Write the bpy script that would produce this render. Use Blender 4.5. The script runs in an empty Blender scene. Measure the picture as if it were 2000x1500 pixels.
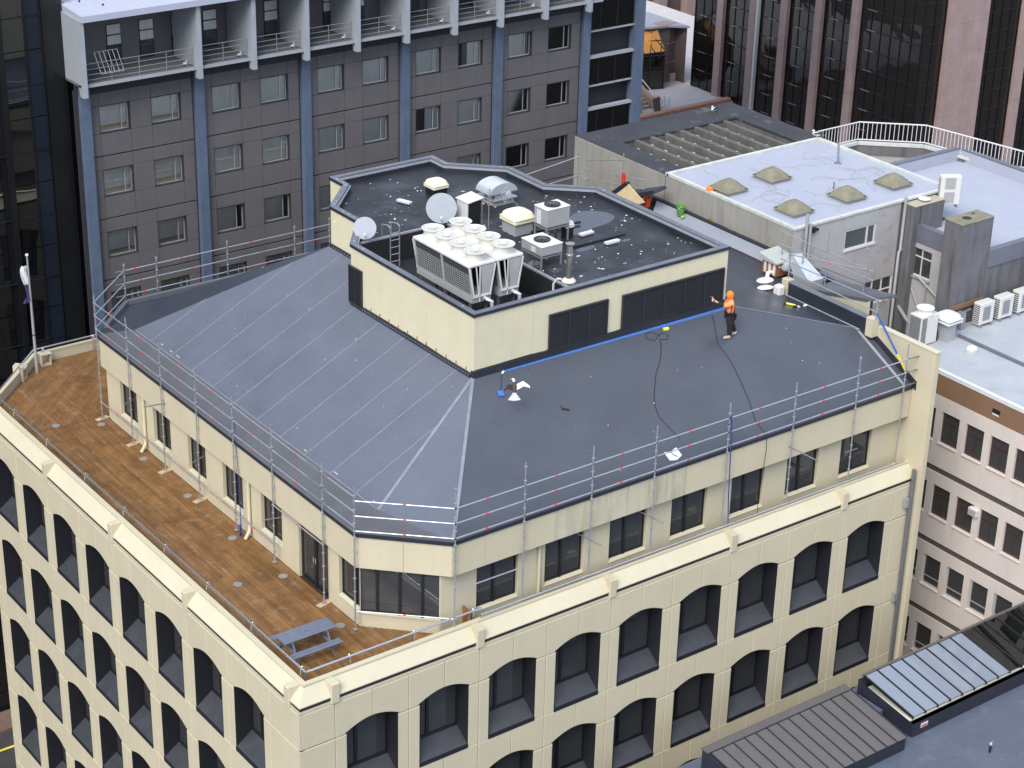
import bpy, bmesh, math, random
from mathutils import Vector, Matrix
random.seed(7)
sc = bpy.context.scene
COL = sc.collection
R = math.radians

# ---------------------------------------------------------------- camera
cam_d = bpy.data.cameras.new('camera'); cam = bpy.data.objects.new('camera', cam_d); COL.objects.link(cam)
yaw, pit, roll = R(53.008), R(25.356), R(1.500)
fw = Vector((math.cos(yaw)*math.cos(pit), math.sin(yaw)*math.cos(pit), -math.sin(pit)))
rt = Vector((math.sin(yaw), -math.cos(yaw), 0)); up = rt.cross(fw)
rt2 = rt*math.cos(roll) + up*math.sin(roll); up2 = up*math.cos(roll) - rt*math.sin(roll)
m3 = Matrix((rt2, up2, -fw)).transposed()
cam.matrix_world = Matrix.Translation((-25.05, -43.55, 34.89)) @ m3.to_4x4()
cam_d.sensor_width = 36.0; cam_d.lens = 36.0*3854.8/2000.0
cam_d.clip_start = 1.0; cam_d.clip_end = 2000.0
sc.camera = cam

# ---------------------------------------------------------------- world and sun (bright overcast)
SUN_AZ = Vector((-0.84, -0.54, 0)).normalized(); SUN_EL = R(46)
world = bpy.data.worlds.new('World'); sc.world = world; world.use_nodes = True
nt = world.node_tree; nt.nodes.clear()
wo = nt.nodes.new('ShaderNodeOutputWorld'); bg = nt.nodes.new('ShaderNodeBackground')
sky = nt.nodes.new('ShaderNodeTexSky'); sky.sky_type = 'NISHITA'; sky.sun_disc = False
sky.sun_elevation = SUN_EL; sky.sun_rotation = math.atan2(SUN_AZ.x, SUN_AZ.y)
sky.air_density = 1.0; sky.dust_density = 4.0; sky.ozone_density = 1.0; sky.altitude = 50
cloud = nt.nodes.new('ShaderNodeMix'); cloud.data_type = 'RGBA'; cloud.inputs[0].default_value = 0.62
cloud.inputs[7].default_value = (7.4, 8.5, 10.6, 1)          # even grey cloud sheet over the sky
nt.links.new(sky.outputs[0], cloud.inputs[6])
nt.links.new(cloud.outputs[2], bg.inputs[0]); bg.inputs[1].default_value = 0.062
nt.links.new(bg.outputs[0], wo.inputs[0])
sun_d = bpy.data.lights.new('sun', 'SUN'); sun_d.energy = 1.5; sun_d.angle = R(34); sun_d.color = (1.0, 0.96, 0.9)
sun = bpy.data.objects.new('sun', sun_d); COL.objects.link(sun)
sd = Vector((SUN_AZ.x*math.cos(SUN_EL), SUN_AZ.y*math.cos(SUN_EL), math.sin(SUN_EL)))
sun.rotation_euler = sd.to_track_quat('Z', 'Y').to_euler(); sun.location = sd*80
sc.view_settings.view_transform = 'Standard'; sc.view_settings.look = 'None'
sc.view_settings.exposure = 1.22; sc.view_settings.gamma = 1.0; sc.view_settings.use_curve_mapping = False
sc.render.engine = 'CYCLES'
sc.cycles.use_denoising = True
sc.cycles.max_bounces = 6; sc.cycles.diffuse_bounces = 3; sc.cycles.glossy_bounces = 3
sc.cycles.transparent_max_bounces = 8; sc.cycles.caustics_reflective = False; sc.cycles.caustics_refractive = False

# ---------------------------------------------------------------- materials
def srgb(h):
    h = h.lstrip('#'); c = [int(h[i:i+2], 16)/255 for i in (0, 2, 4)]
    return tuple((x/12.92 if x <= .04045 else ((x+.055)/1.055)**2.4) for x in c)
MATS = {}
def mat(name, col, rough=.6, var=.12, scale=1.5, streak=0.0, streak_col=None, bump=0.0, bscale=30, metal=0.0, spec=.5,
        rvar=0.0, spots=0.0, spot_col=(.7, .7, .7), spot_scale=6, coords='world', grain=0.0):
    m = bpy.data.materials.new(name); m.use_nodes = True; MATS[name] = m
    n = m.node_tree.nodes; l = m.node_tree.links; b = n['Principled BSDF']
    b.inputs['Roughness'].default_value = rough; b.inputs['Metallic'].default_value = metal
    b.inputs['Specular IOR Level'].default_value = spec
    g = n.new('ShaderNodeNewGeometry'); pos = g.outputs['Position']
    if coords == 'object':
        t = n.new('ShaderNodeTexCoord'); pos = t.outputs['Object']
    def noise(sc_, det=4, vec=None, ro=.6):
        x = n.new('ShaderNodeTexNoise'); x.inputs['Scale'].default_value = sc_; x.inputs['Detail'].default_value = det
        x.inputs['Roughness'].default_value = ro; l.new(vec or pos, x.inputs['Vector']); return x.outputs['Fac']
    def ramp(fac, a, c, va=0, vb=1):
        x = n.new('ShaderNodeMapRange'); l.new(fac, x.inputs[0]); x.inputs[1].default_value = a; x.inputs[2].default_value = c
        x.inputs[3].default_value = va; x.inputs[4].default_value = vb; return x.outputs[0]
    def mix(f, a, c, mode='MIX'):
        x = n.new('ShaderNodeMix'); x.data_type = 'RGBA'; x.blend_type = mode
        if hasattr(f, 'is_output'): l.new(f, x.inputs[0])
        else: x.inputs[0].default_value = f
        for k, v in ((6, a), (7, c)):
            if hasattr(v, 'is_output'): l.new(v, x.inputs[k])
            else: x.inputs[k].default_value = (*v[:3], 1)
        return x.outputs[2]
    cur = None
    lo = tuple(c*(1-var) for c in col); hi = tuple(min(1, c*(1+var)) for c in col)
    f1 = ramp(noise(scale), .3, .7)
    cur = mix(f1, lo, hi)
    if var > 0.02:
        f2 = ramp(noise(scale*9, 3), .35, .65); cur = mix(.25, cur, mix(f2, lo, hi))
    if grain > 0:      # weathering drawn out along the boards
        mp = n.new('ShaderNodeMapping'); mp.inputs['Scale'].default_value = (7.0, .55, 1.0); l.new(pos, mp.inputs[0])
        cur = mix(ramp(noise(1.0, 5, mp.outputs[0], .7), .55, .72, 0, grain), cur, (.33, .25, .18)); cur = mix(ramp(noise(.45, 4), .56, .72, 0, grain*1.3), cur, tuple(c*.42 for c in col))
    if streak > 0:
        mp = n.new('ShaderNodeMapping'); mp.inputs['Scale'].default_value = (2.6, 2.6, .22); l.new(pos, mp.inputs[0])
        fs = ramp(noise(1.2, 5, mp.outputs[0], .65), .48, .75, 0, streak)
        cur = mix(fs, cur, streak_col or tuple(c*.35 for c in col))
    if spots > 0:
        fs = ramp(noise(spot_scale, 2, None, .5), .62, .68, 0, spots); cur = mix(fs, cur, spot_col)
    l.new(cur, b.inputs['Base Color'])
    if rvar > 0:
        l.new(ramp(noise(scale*.7, 4), .35, .65, max(.03, rough-rvar), min(1, rough+rvar)), b.inputs['Roughness'])
    if bump > 0:
        bp = n.new('ShaderNodeBump'); bp.inputs['Strength'].default_value = bump; bp.inputs['Distance'].default_value = .02
        l.new(noise(bscale, 3), bp.inputs['Height']); l.new(bp.outputs[0], b.inputs['Normal'])
    return m
def glass(name, tint=(.05, .06, .07), through=.35, rough=.02, wave=0.0, wscale=.6, refl=1.0, base=None, mirror=0.0):
    """tinted pane: fresnel mirror over a dimmed view of what lies behind"""
    m = bpy.data.materials.new(name); m.use_nodes = True; MATS[name] = m
    n = m.node_tree.nodes; l = m.node_tree.links; n.clear()
    tint = tuple(t**.5 for t in tint); through = through**.5      # a pane has two faces
    out = n.new('ShaderNodeOutputMaterial'); gl = n.new('ShaderNodeBsdfGlossy'); gl.inputs['Roughness'].default_value = rough
    gl.inputs['Color'].default_value = (refl, refl, refl, 1)
    tr = n.new('ShaderNodeBsdfTransparent'); tr.inputs[0].default_value = (*tint, 1)
    df = n.new('ShaderNodeBsdfDiffuse'); df.inputs[0].default_value = (*(base or tuple(t*.3 for t in tint)), 1)
    m1 = n.new('ShaderNodeMixShader'); m1.inputs[0].default_value = through; l.new(df.outputs[0], m1.inputs[1]); l.new(tr.outputs[0], m1.inputs[2])
    fr = n.new('ShaderNodeFresnel'); fr.inputs[0].default_value = 1.55
    m2 = n.new('ShaderNodeMixShader'); ad = n.new('ShaderNodeMath'); ad.operation = 'ADD'; ad.use_clamp = True; ad.inputs[1].default_value = mirror; l.new(fr.outputs[0], ad.inputs[0]); l.new(ad.outputs[0], m2.inputs[0]); l.new(m1.outputs[0], m2.inputs[1]); l.new(gl.outputs[0], m2.inputs[2])
    if wave > 0:
        g = n.new('ShaderNodeNewGeometry'); x = n.new('ShaderNodeTexNoise'); x.inputs['Scale'].default_value = wscale; x.inputs['Detail'].default_value = 1
        l.new(g.outputs['Position'], x.inputs['Vector']); bp = n.new('ShaderNodeBump'); bp.inputs['Strength'].default_value = 1; bp.inputs['Distance'].default_value = wave
        l.new(x.outputs['Fac'], bp.inputs['Height']); l.new(bp.outputs[0], gl.inputs['Normal'])
    l.new(m2.outputs[0], out.inputs[0]); return m

mat('cream', (.545, .495, .355), .7, .05, .8, streak=.10, streak_col=(.36, .34, .27), bump=.12, bscale=55)
mat('cream_stained', (.52, .48, .35), .75, .10, 1.3, streak=.75, streak_col=(.24, .245, .20), bump=.12, bscale=55)
mat('cream_pale', (.55, .51, .375), .65, .05, .9, streak=.05)
mat('cream_joint', (.40, .37, .28), .8, .1)
mat('penthouse_cream', (.64, .60, .43), .6, .05, .8, streak=.16, streak_col=(.42, .38, .26))
mat('navy_trim', (.018, .022, .032), .5, .2, 2)
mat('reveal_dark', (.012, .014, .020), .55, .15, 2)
mat('sill_grey', (.040, .044, .053), .5, .15, 3, rvar=.15)
mat('frame_black', (.012, .013, .016), .4, .1)
mat('membrane_shaded', (.066, .075, .095), .40, .10, .55, bump=.06, bscale=7, rvar=.14)  # darker copy of membrane: front slope's weaker sky reflection put into the colour
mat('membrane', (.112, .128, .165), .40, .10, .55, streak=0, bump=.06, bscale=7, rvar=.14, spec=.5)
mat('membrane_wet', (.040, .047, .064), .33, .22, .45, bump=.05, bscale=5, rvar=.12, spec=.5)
mat('membrane_strip', (.105, .108, .120), .5, .14, .9, bump=.08, bscale=9, rvar=.1)
mat('membrane_light', (.26, .28, .33), .45, .08, .6, rvar=.1)
mat('membrane_seam', (.20, .22, .26), .45, .2, 3)
mat('flashing', (.022, .026, .038), .42, .2, 1.2, bump=.1, bscale=12)
mat('flashing_top', (.13, .14, .17), .45, .15, 1.2)
mat('flashing_pale', (.30, .32, .36), .4, .12, 2)
mat('bitumen', (.021, .023, .029), .55, .35, .7, bump=.25, bscale=25, rvar=.25)
mat('droppings', (.70, .70, .66), .8, .15, 8)
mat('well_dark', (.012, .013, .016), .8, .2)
mat('puddle', (.045, .052, .066), .03, .1, 1, spec=.6)
mat('galv', (.46, .48, .52), .38, .14, 6, metal=.65, rvar=.1)
mat('galv_dark', (.22, .23, .25), .45, .2, 6, metal=.6)
mat('steel_bright', (.70, .71, .74), .22, .06, 4, metal=.9)
mat('red_tape', (.72, .05, .05), .5, .1)
mat('orange_tape', (.80, .20, .05), .5, .1)
mat('timber_pale', (.50, .40, .26), .7, .2, 6)
mat('blue_strap', (.045, .14, .44), .55, .15, 8)
mat('blue_rope', (.02, .05, .20), .6, .2, 8)
mat('yellow', (.80, .72, .10), .5, .1)
for i, k in enumerate((.8, .92, 1.0, 1.12, 1.25)):
    mat('deck_%d' % i, (.185*k, .092*k, .031*k), .5, .30, 1.6, streak=0, grain=.5, bump=.15, bscale=18, rvar=.2, spots=.22, spot_col=(.36, .27, .19), spot_scale=2.6)
mat('deck_gap', (.03, .018, .01), .9, .2)
mat('white_paint', (.62, .63, .65), .55, .06, 3)
mat('offwhite', (.68, .68, .62), .5, .06, 3)
mat('unit_white', (.62, .62, .60), .45, .05, 3)
mat('unit_grey', (.40, .41, .42), .4, .08, 3, metal=.2)
mat('coil', (.045, .05, .056), .5, .25, 20)
mat('fan_grille', (.56, .56, .55), .6, .1, 20)
mat('cream_grp', (.76, .73, .54), .45, .05, 3)
mat('black', (.012, .012, .013), .5, .15, 4)
mat('rubber', (.018, .018, .02), .6, .2, 5)
mat('steel_grey', (.30, .31, .33), .4, .1, 4, metal=.4)
mat('dish', (.42, .46, .52), .4, .05, 3)
mat('stainless', (.50, .47, .43), .3, .12, 3, metal=.85)
mat('picnic', (.135, .155, .21), .5, .12, 4)
mat('hotel_panel', (.120, .115, .122), .6, .09, .7, streak=.10)
mat('hotel_joint', (.03, .03, .036), .7, .1)
mat('hotel_blue', (.095, .13, .20), .5, .16, 1.4, streak=.35, streak_col=(.16, .20, .27))
mat('hotel_grey', (.33, .36, .40), .5, .08, 2)
mat('hotel_deck', (.12, .125, .13), .7, .15, 3)
mat('curtain', (.93, .95, .92), .8, .08, 4)
mat('blind', (.76, .78, .62), .7, .04, 4)
mat('ledge', (.62, .50, .28), .6, .1, 6)
mat('alu', (.52, .54, .56), .35, .06, 4, metal=.5)
mat('canopy_white', (.42, .45, .55), .4, .04, 2)
mat('tower_black', (.010, .011, .013), .25, .2, 1)
mat('tower_blueblack', (.012, .017, .027), .25, .2, 1)
mat('granite', (.36, .265, .255), .55, .14, 1.0, streak=.22, bump=.05, bscale=30)
mat('granite_dark', (.135, .10, .095), .55, .22, .7, streak=.2)
mat('concrete', (.31, .30, .275), .8, .12, .8, streak=.45, streak_col=(.12, .12, .112), bump=.2, bscale=20)
mat('concrete_dark', (.13, .13, .14), .8, .2, .7, streak=.9, streak_col=(.045, .045, .05), bump=.2, bscale=18)
mat('concrete_beam', (.12, .118, .108), .85, .25, 1.3, streak=.7, streak_col=(.05, .05, .045), bump=.25, bscale=16)
mat('slab_bitumen', (.036, .038, .045), .7, .25, .9, bump=.15, bscale=14, spots=.5, spot_col=(.12, .125, .12), spot_scale=1.6)
mat('white_roof', (.36, .385, .46), .55, .05, .8, bump=.05, bscale=10)
mat('white_rim', (.52, .54, .52), .7, .18, 3, spots=.6, spot_col=(.50, .52, .34), spot_scale=1.4)
mat('crack', (.21, .19, .18), .9, .3, 4)
mat('render_grey', (.40, .385, .39), .8, .07, 1.3, streak=.15, bump=.15, bscale=25, spots=.35, spot_col=(.25, .24, .25), spot_scale=2.4)
mat('patch_grey', (.40, .42, .40), .7, .04)
mat('dome', (.20, .19, .135), .8, .25, 3, bump=.3, bscale=14, spots=.7, spot_col=(.17, .165, .10), spot_scale=5)
mat('moss', (.30, .20, .07), .9, .45, 5, bump=.3, bscale=20)
mat('pink_wall', (.60, .54, .50), .75, .06, .9, streak=.12)
mat('pink_brown', (.21, .125, .075), .65, .1, 1.2)
mat('pink_band', (.075, .065, .058), .9, .25, 20)
mat('pink_sill', (.66, .58, .52), .7, .08)
mat('timber_red', (.06, .028, .027), .5, .15, 5)
mat('grey_roof', (.37, .40, .44), .7, .12, .7, bump=.05, bscale=12, spots=.25, spot_col=(.27, .29, .31), spot_scale=1.1)
mat('metal_tray', (.115, .108, .108), .42, .06, 1.5)
mat('low_roof', (.095, .115, .16), .5, .20, .5, bump=.06, bscale=8, rvar=.12, spots=.3, spot_col=(.17, .185, .22), spot_scale=1.2)
mat('asphalt', (.05, .05, .052), .8, .2, 2, bump=.2, bscale=40)
mat('pavement', (.18, .12, .09), .8, .2, 2)
mat('plaza', (.55, .54, .56), .7, .08, 1)
mat('orange_stone', (.52, .27, .19), .7, .12, 2)
mat('stone_tan', (.44, .34, .28), .7, .12, 2)
mat('amber_glass', (.62, .27, .05), .25, .25, .8)
mat('warm_pane', (.30, .17, .09), .2, .5, .5)
mat('hivis', (1.0, .21, .02), .6, .08, 8)
mat('hivis_pale', (.95, .30, .10), .6, .06, 8)
mat('cloth_black', (.012, .012, .014), .8, .2, 8)
mat('skin', (.55, .33, .24), .55, .06, 10)
mat('boot', (.40, .35, .28), .7, .15, 10)
mat('bucket_orange', (.80, .13, .035), .45, .06, 5)
mat('bucket_green', (.10, .26, .05), .45, .12, 5)
mat('lime', (.20, .52, .08), .5, .1, 5)
mat('red_plastic', (.60, .05, .025), .45, .1, 5)
mat('hose_red', (.14, .04, .045), .6, .15, 4)
mat('ply', (.72, .58, .34), .6, .14, 4, spots=.25, spot_col=(.60, .44, .22), spot_scale=3)
mat('plank', (.24, .11, .05), .6, .25, 5)
mat('rust', (.26, .10, .05), .85, .4, 6)
mat('foil', (.66, .70, .76), .3, .08, 3, metal=.5)
mat('poly_white', (.72, .70, .70), .5, .08, 5)
mat('gull_white', (.80, .80, .79), .7, .03)
mat('gull_dark', (.05, .042, .04), .7, .15, 20)
mat('gull_yellow', (.7, .45, .05), .5, .05)
mat('purple', (.05, .03, .11), .7, .2, 6)
mat('sky_paper', (.70, .72, .76), .6, .04)
mat('desk', (.62, .62, .60), .6, .08, 3)
mat('room', (.085, .085, .095), .9, .3, .4)
mat('disc_grey', (.25, .24, .22), .7, .15, 6)
glass('pane_office', (.30, .34, .38), .55, .015)
glass('pane_hotel', (.98, .99, .99), .99, .02)
glass('pane_dark', (.16, .17, .19), .4, .02)
glass('pane_tower', (.20, .16, .13), .12, .012, wave=.10, wscale=.42, base=(.018, .013, .010), mirror=.015)
glass('pane_mirror', (.2, .2, .2), .1, .01, wave=.03, wscale=.4, base=(.008, .009, .011), mirror=.22)
glass('pane_skylight', (.62, .66, .70), .15, .02, base=(.36, .42, .52))  # pale base colour paints in the sky reflected by the panes
glass('pane_clear', (.5, .52, .52), .8, .02, base=(.05, .06, .06))
glass('pane_frost', (.55, .60, .60), .5, .15, base=(.28, .32, .33))

# ---------------------------------------------------------------- mesh helpers
ORG = {}
class MB:
    def __init__(s): s.v = []; s.f = []
    def add(s, vs, fs):
        k = len(s.v); s.v += [tuple(v) for v in vs]; s.f += [tuple(i+k for i in f) for f in fs]; return s
    def box(s, x0, x1, y0, y1, z0, z1):
        return s.add([(x0,y0,z0),(x1,y0,z0),(x1,y1,z0),(x0,y1,z0),(x0,y0,z1),(x1,y0,z1),(x1,y1,z1),(x0,y1,z1)],
                     [(0,3,2,1),(4,5,6,7),(0,1,5,4),(1,2,6,5),(2,3,7,6),(3,0,4,7)])
    def bbox(s, x0, x1, y0, y1, z0, z1, b=.01):
        """box with chamfered edges all round"""
        vs = []; fs = []
        k = 0
        m = bmesh.new(); r = bmesh.ops.create_cube(m, size=1)
        for v in m.verts: v.co = Vector(((x0+x1)/2+v.co.x*(x1-x0), (y0+y1)/2+v.co.y*(y1-y0), (z0+z1)/2+v.co.z*(z1-z0)))
        bmesh.ops.bevel(m, geom=m.edges[:]+m.verts[:], offset=b, segments=1, affect='EDGES')
        s.from_bm(m); m.free(); return s
    def from_bm(s, m):
        m.verts.ensure_lookup_table(); m.verts.index_update()
        return s.add([v.co[:] for v in m.verts], [tuple(v.index for v in f.verts) for f in m.faces])
    def obox(s, c, ax, ay, az):
        """box from centre and three half-axis vectors"""
        c = Vector(c); ax = Vector(ax); ay = Vector(ay); az = Vector(az)
        P = [c+sx*ax+sy*ay+sz*az for sz in (-1,1) for sx,sy in ((-1,-1),(1,-1),(1,1),(-1,1))]
        return s.add(P, [(0,3,2,1),(4,5,6,7),(0,1,5,4),(1,2,6,5),(2,3,7,6),(3,0,4,7)])
    def poly(s, pts): return s.add(pts, [tuple(range(len(pts)))])
    def prism(s, pts, z0, z1):
        n = len(pts); a = sum(pts[i][0]*pts[(i+1)%n][1]-pts[(i+1)%n][0]*pts[i][1] for i in range(n))
        if a < 0: pts = pts[::-1]
        vs = [(x,y,z0) for x,y in pts]+[(x,y,z1) for x,y in pts]
        fs = [tuple(range(n-1,-1,-1)), tuple(range(n,2*n))]+[(i,(i+1)%n,(i+1)%n+n,i+n) for i in range(n)]
        return s.add(vs, fs)
    def slab(s, pts3, t):
        """polygon of 3-D points given a thickness straight down"""
        n = len(pts3); vs = [tuple(p) for p in pts3]+[(p[0],p[1],p[2]-t) for p in pts3]
        fs = [tuple(range(n)), tuple(range(2*n-1,n-1,-1))]+[(i,i+n,(i+1)%n+n,(i+1)%n) for i in range(n)]
        return s.add(vs, fs)
    def tube(s, a, b, r, n=8, r2=None, cap=True):
        a = Vector(a); b = Vector(b); d = (b-a)
        if d.length < 1e-6: return s
        d.normalize(); u = d.orthogonal().normalized(); w = d.cross(u); r2 = r if r2 is None else r2
        vs = [a+(u*math.cos(t)+w*math.sin(t))*r for t in [2*math.pi*i/n for i in range(n)]]+[b+(u*math.cos(t)+w*math.sin(t))*r2 for t in [2*math.pi*i/n for i in range(n)]]
        fs = [(i,(i+1)%n,(i+1)%n+n,i+n) for i in range(n)]
        if cap: fs += [tuple(range(n-1,-1,-1)), tuple(range(n,2*n))]
        return s.add(vs, fs)
    def path(s, pts, r, n=6):
        pts = [Vector(p) for p in pts]
        m = len(pts); prev = None; rings = []
        for i, p in enumerate(pts):
            d = (pts[min(i+1,m-1)]-pts[max(i-1,0)]).normalized()
            u = (d.orthogonal() if prev is None else prev-d*prev.dot(d))
            if u.length < 1e-6: u = d.orthogonal()
            u.normalize(); prev = u; w = d.cross(u)
            rings.append([p+(u*math.cos(2*math.pi*k/n)+w*math.sin(2*math.pi*k/n))*r for k in range(n)])
        vs = [v for g in rings for v in g]; fs = []
        for i in range(m-1):
            for k in range(n): fs.append((i*n+k, i*n+(k+1)%n, (i+1)*n+(k+1)%n, (i+1)*n+k))
        fs += [tuple(range(n-1,-1,-1)), tuple(range((m-1)*n, m*n))]
        return s.add(vs, fs)
    def lathe(s, c, prof, n=20, ax=None):
        """profile [(radius, height)] turned round the vertical through c"""
        c = Vector(c); vs = []; fs = []
        q = Vector((0,0,1)).rotation_difference(Vector(ax).normalized()) if ax else None
        for r, h in prof:
            for k in range(n):
                t = 2*math.pi*k/n; p = Vector((r*math.cos(t), r*math.sin(t), h))
                if q: p = q @ p
                vs.append(c+p)
        m = len(prof)
        for i in range(m-1):
            for k in range(n): fs.append((i*n+k, i*n+(k+1)%n, (i+1)*n+(k+1)%n, (i+1)*n+k))
        fs += [tuple(range(n-1,-1,-1)), tuple(range((m-1)*n, m*n))]
        return s.add(vs, fs)
    def bevel_prism(s, out, y0, depth, b):
        """outline in (x, z), front face at y0 towards -y with chamfered rim, going back by depth"""
        n = len(out); a = sum(out[i][0]*out[(i+1)%n][1]-out[(i+1)%n][0]*out[i][1] for i in range(n))
        if a < 0: out = out[::-1]
        ins = []
        for i in range(n):
            p0 = Vector(out[i-1]); p1 = Vector(out[i]); p2 = Vector(out[(i+1)%n])
            d1 = (p1-p0).normalized(); d2 = (p2-p1).normalized(); n1 = Vector((-d1.y,d1.x)); n2 = Vector((-d2.y,d2.x))
            k = n1+n2; k = k/max(.3, k.dot(n1)) if k.length > 1e-6 else n1
            ins.append(p1+k*b)
        vs = [(p[0],y0,p[1]) for p in ins]+[(p[0],y0+b,p[1]) for p in out]+[(p[0],y0+depth,p[1]) for p in out]
        fs = [tuple(range(n))]
        for i in range(n):
            j = (i+1)%n; fs += [(i+n,j+n,j,i),(i+2*n,j+2*n,j+n,i+n)]
        fs.append(tuple(range(3*n-1,2*n-1,-1)))
        return s.add(vs, fs)
    def mesh(s, name, mt, org=(0,0,0), smooth=False):
        me = bpy.data.meshes.new(name); o = Vector(org)
        me.from_pydata([(v[0]-o[0], v[1]-o[1], v[2]-o[2]) for v in s.v], [], s.f)
        me.materials.append(MATS[mt]); me.update()
        bm = bmesh.new(); bm.from_mesh(me); bmesh.ops.recalc_face_normals(bm, faces=bm.faces[:]); bm.to_mesh(me); bm.free()
        if smooth:
            me.polygons.foreach_set('use_smooth', [True]*len(me.polygons)); me.set_sharp_from_angle(angle=R(38))
        return me
    def build(s, name, mt, parent=None, smooth=False):
        org = ORG[parent] if parent is not None else Vector((0,0,0))
        o = bpy.data.objects.new(name, s.mesh(name, mt, org, smooth)); COL.objects.link(o)
        if parent is not None: o.parent = parent
        ORG[o] = Vector(org); return o
def place(name, mesh, loc, parent=None, rz=0.0, scale=None, local=False):
    """another object that shares a mesh; loc in the world unless local"""
    o = bpy.data.objects.new(name, mesh); COL.objects.link(o)
    if parent is not None:
        o.parent = parent
        o.location = Vector(loc) if local else Vector(loc)-ORG[parent]
    else: o.location = loc
    o.rotation_euler = (0,0,rz)
    if scale: o.scale = scale
    ORG[o] = Vector(loc); return o
def tag(o, label, cat, group=None, kind=None):
    o['label'] = label
    if cat: o['category'] = cat
    if group: o['group'] = group
    if kind: o['kind'] = kind
    return o
def thing(name, label, cat, loc=(0,0,0), group=None, rz=0.0):
    o = bpy.data.objects.new(name, None); o.empty_display_size = .3; COL.objects.link(o)
    o.location = loc; o.rotation_euler = (0,0,rz); ORG[o] = Vector(loc)
    return tag(o, label, cat, group)
def structure(o, label=None):
    o['kind'] = 'structure'
    if label: o['label'] = label
    return o
def stuff(o): o['kind'] = 'stuff'; return o
def clip(poly, a, b, c):
    """keep the side a*x + b*y <= c of a 2-D polygon"""
    out = []
    for i in range(len(poly)):
        p, q = poly[i-1], poly[i]; dp = a*p[0]+b*p[1]-c; dq = a*q[0]+b*q[1]-c
        if (dp <= 0) != (dq <= 0):
            t = dp/(dp-dq); out.append((p[0]+t*(q[0]-p[0]), p[1]+t*(q[1]-p[1])))
        if dq <= 0: out.append(q)
    return out
def lerp(a, b, t): return Vector([x+(y-x)*t for x, y in zip(a, b)])
# ================================================================ cream office building
GZ = -22.6
BW = 2.742; HB = BW/2; WE = .416; WH = HB-WE
office = thing('office_building', 'cream office building with rows of arched windows and a grey hipped roof', 'building', (13, 13, GZ))
ARC = [(WE+WH*t, .05+.27*math.sin(t*math.pi/2)**.92) for t in [i/10 for i in range(11)]]
def spandrel_mesh(mirror):
    g = .007
    o = [(g, .0), (WE-.035, .0), (WE-.035, .05)]+ARC[:-1]+[(HB-g, ARC[-1][1]), (HB-g, 1.283), (g, 1.283)]
    if mirror: o = [(-x, z) for x, z in o][::-1]
    return MB().bevel_prism(o, 0, .14, .016).mesh('facade_panel', 'cream')
def pier_mesh(mirror):
    g = .007; o = [(g, -2.425), (WE, -2.425), (WE, -.03), (g, -.03)]
    if mirror: o = [(-x, z) for x, z in o][::-1]
    return MB().bevel_prism(o, 0, .14, .018).mesh('pier_panel', 'cream')
sp_l, sp_r, pi_l, pi_r = spandrel_mesh(0), spandrel_mesh(1), pier_mesh(0), pier_mesh(1)
def rect_panel(name, w, h, mt, b=.016, d=.14):
    return MB().bevel_prism([(.007, .007), (w-.007, .007), (w-.007, h-.007), (.007, h-.007)], 0, d, b).mesh(name, mt)
# window pieces, x centred, z = 0 at the springing line, y inwards
SZ = -2.41
fr = MB()
fr.box(-WH+.02, -WH+.09, .60, .68, SZ+.56, .32); fr.box(WH-.09, WH-.02, .60, .68, SZ+.56, .32)
fr.box(-WH+.09, WH-.09, .602, .678, SZ+.56, SZ+.68); fr.box(-WH+.09, WH-.09, .602, .678, .02, .34)
mx = -WH+.36*2*WH
fr.box(mx-.055, mx+.055, .59, .675, SZ+.68, .02)
fr.box(-WH+.02, WH-.02, .69, .72, .30, .36)
frame_me = fr.mesh('window_frame', 'frame_black')
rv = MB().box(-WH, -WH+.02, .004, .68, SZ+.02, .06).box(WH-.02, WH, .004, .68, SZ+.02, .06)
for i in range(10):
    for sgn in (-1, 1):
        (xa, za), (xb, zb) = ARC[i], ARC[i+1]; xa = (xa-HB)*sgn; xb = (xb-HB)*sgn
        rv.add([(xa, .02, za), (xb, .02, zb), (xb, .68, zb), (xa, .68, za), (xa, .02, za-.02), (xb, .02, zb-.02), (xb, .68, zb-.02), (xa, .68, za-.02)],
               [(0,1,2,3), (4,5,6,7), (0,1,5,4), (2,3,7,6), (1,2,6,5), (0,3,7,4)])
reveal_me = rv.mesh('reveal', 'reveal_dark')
sill_me = MB().add([(-WH+.021, .012, SZ+.13), (WH-.021, .012, SZ+.13), (WH-.021, .60, SZ+.56), (-WH+.021, .60, SZ+.56),
                    (-WH+.021, .012, SZ+.05), (WH-.021, .012, SZ+.05), (WH-.021, .60, SZ+.05), (-WH+.021, .60, SZ+.05)],
                   [(0,1,2,3), (4,5,6,7), (0,1,5,4), (2,3,7,6), (1,2,6,5), (0,3,7,4)]).mesh('sill', 'sill_grey')
lip_me = MB().box(-WH, WH, -.012, .011, SZ-.02, SZ+.14).mesh('sill_lip', 'reveal_dark')
paneA = MB().box(-WH+.09, mx-.055, .635, .643, SZ+.68, .02).mesh('pane', 'pane_office')
paneB = MB().box(mx+.055, WH-.09, .635, .643, SZ+.68, .02).mesh('pane', 'pane_office')
room_me = MB().box(-WH-.4, WH+.4, 2.6, 2.65, SZ-.2, .6).mesh('room_wall', 'room')
def arch_window(loc, rz):
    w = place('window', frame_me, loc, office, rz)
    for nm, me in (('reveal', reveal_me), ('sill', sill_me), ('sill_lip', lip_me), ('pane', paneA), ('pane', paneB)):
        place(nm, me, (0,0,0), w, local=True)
def along(p0, d, t): return (p0[0]+d[0]*t, p0[1]+d[1]*t)
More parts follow.
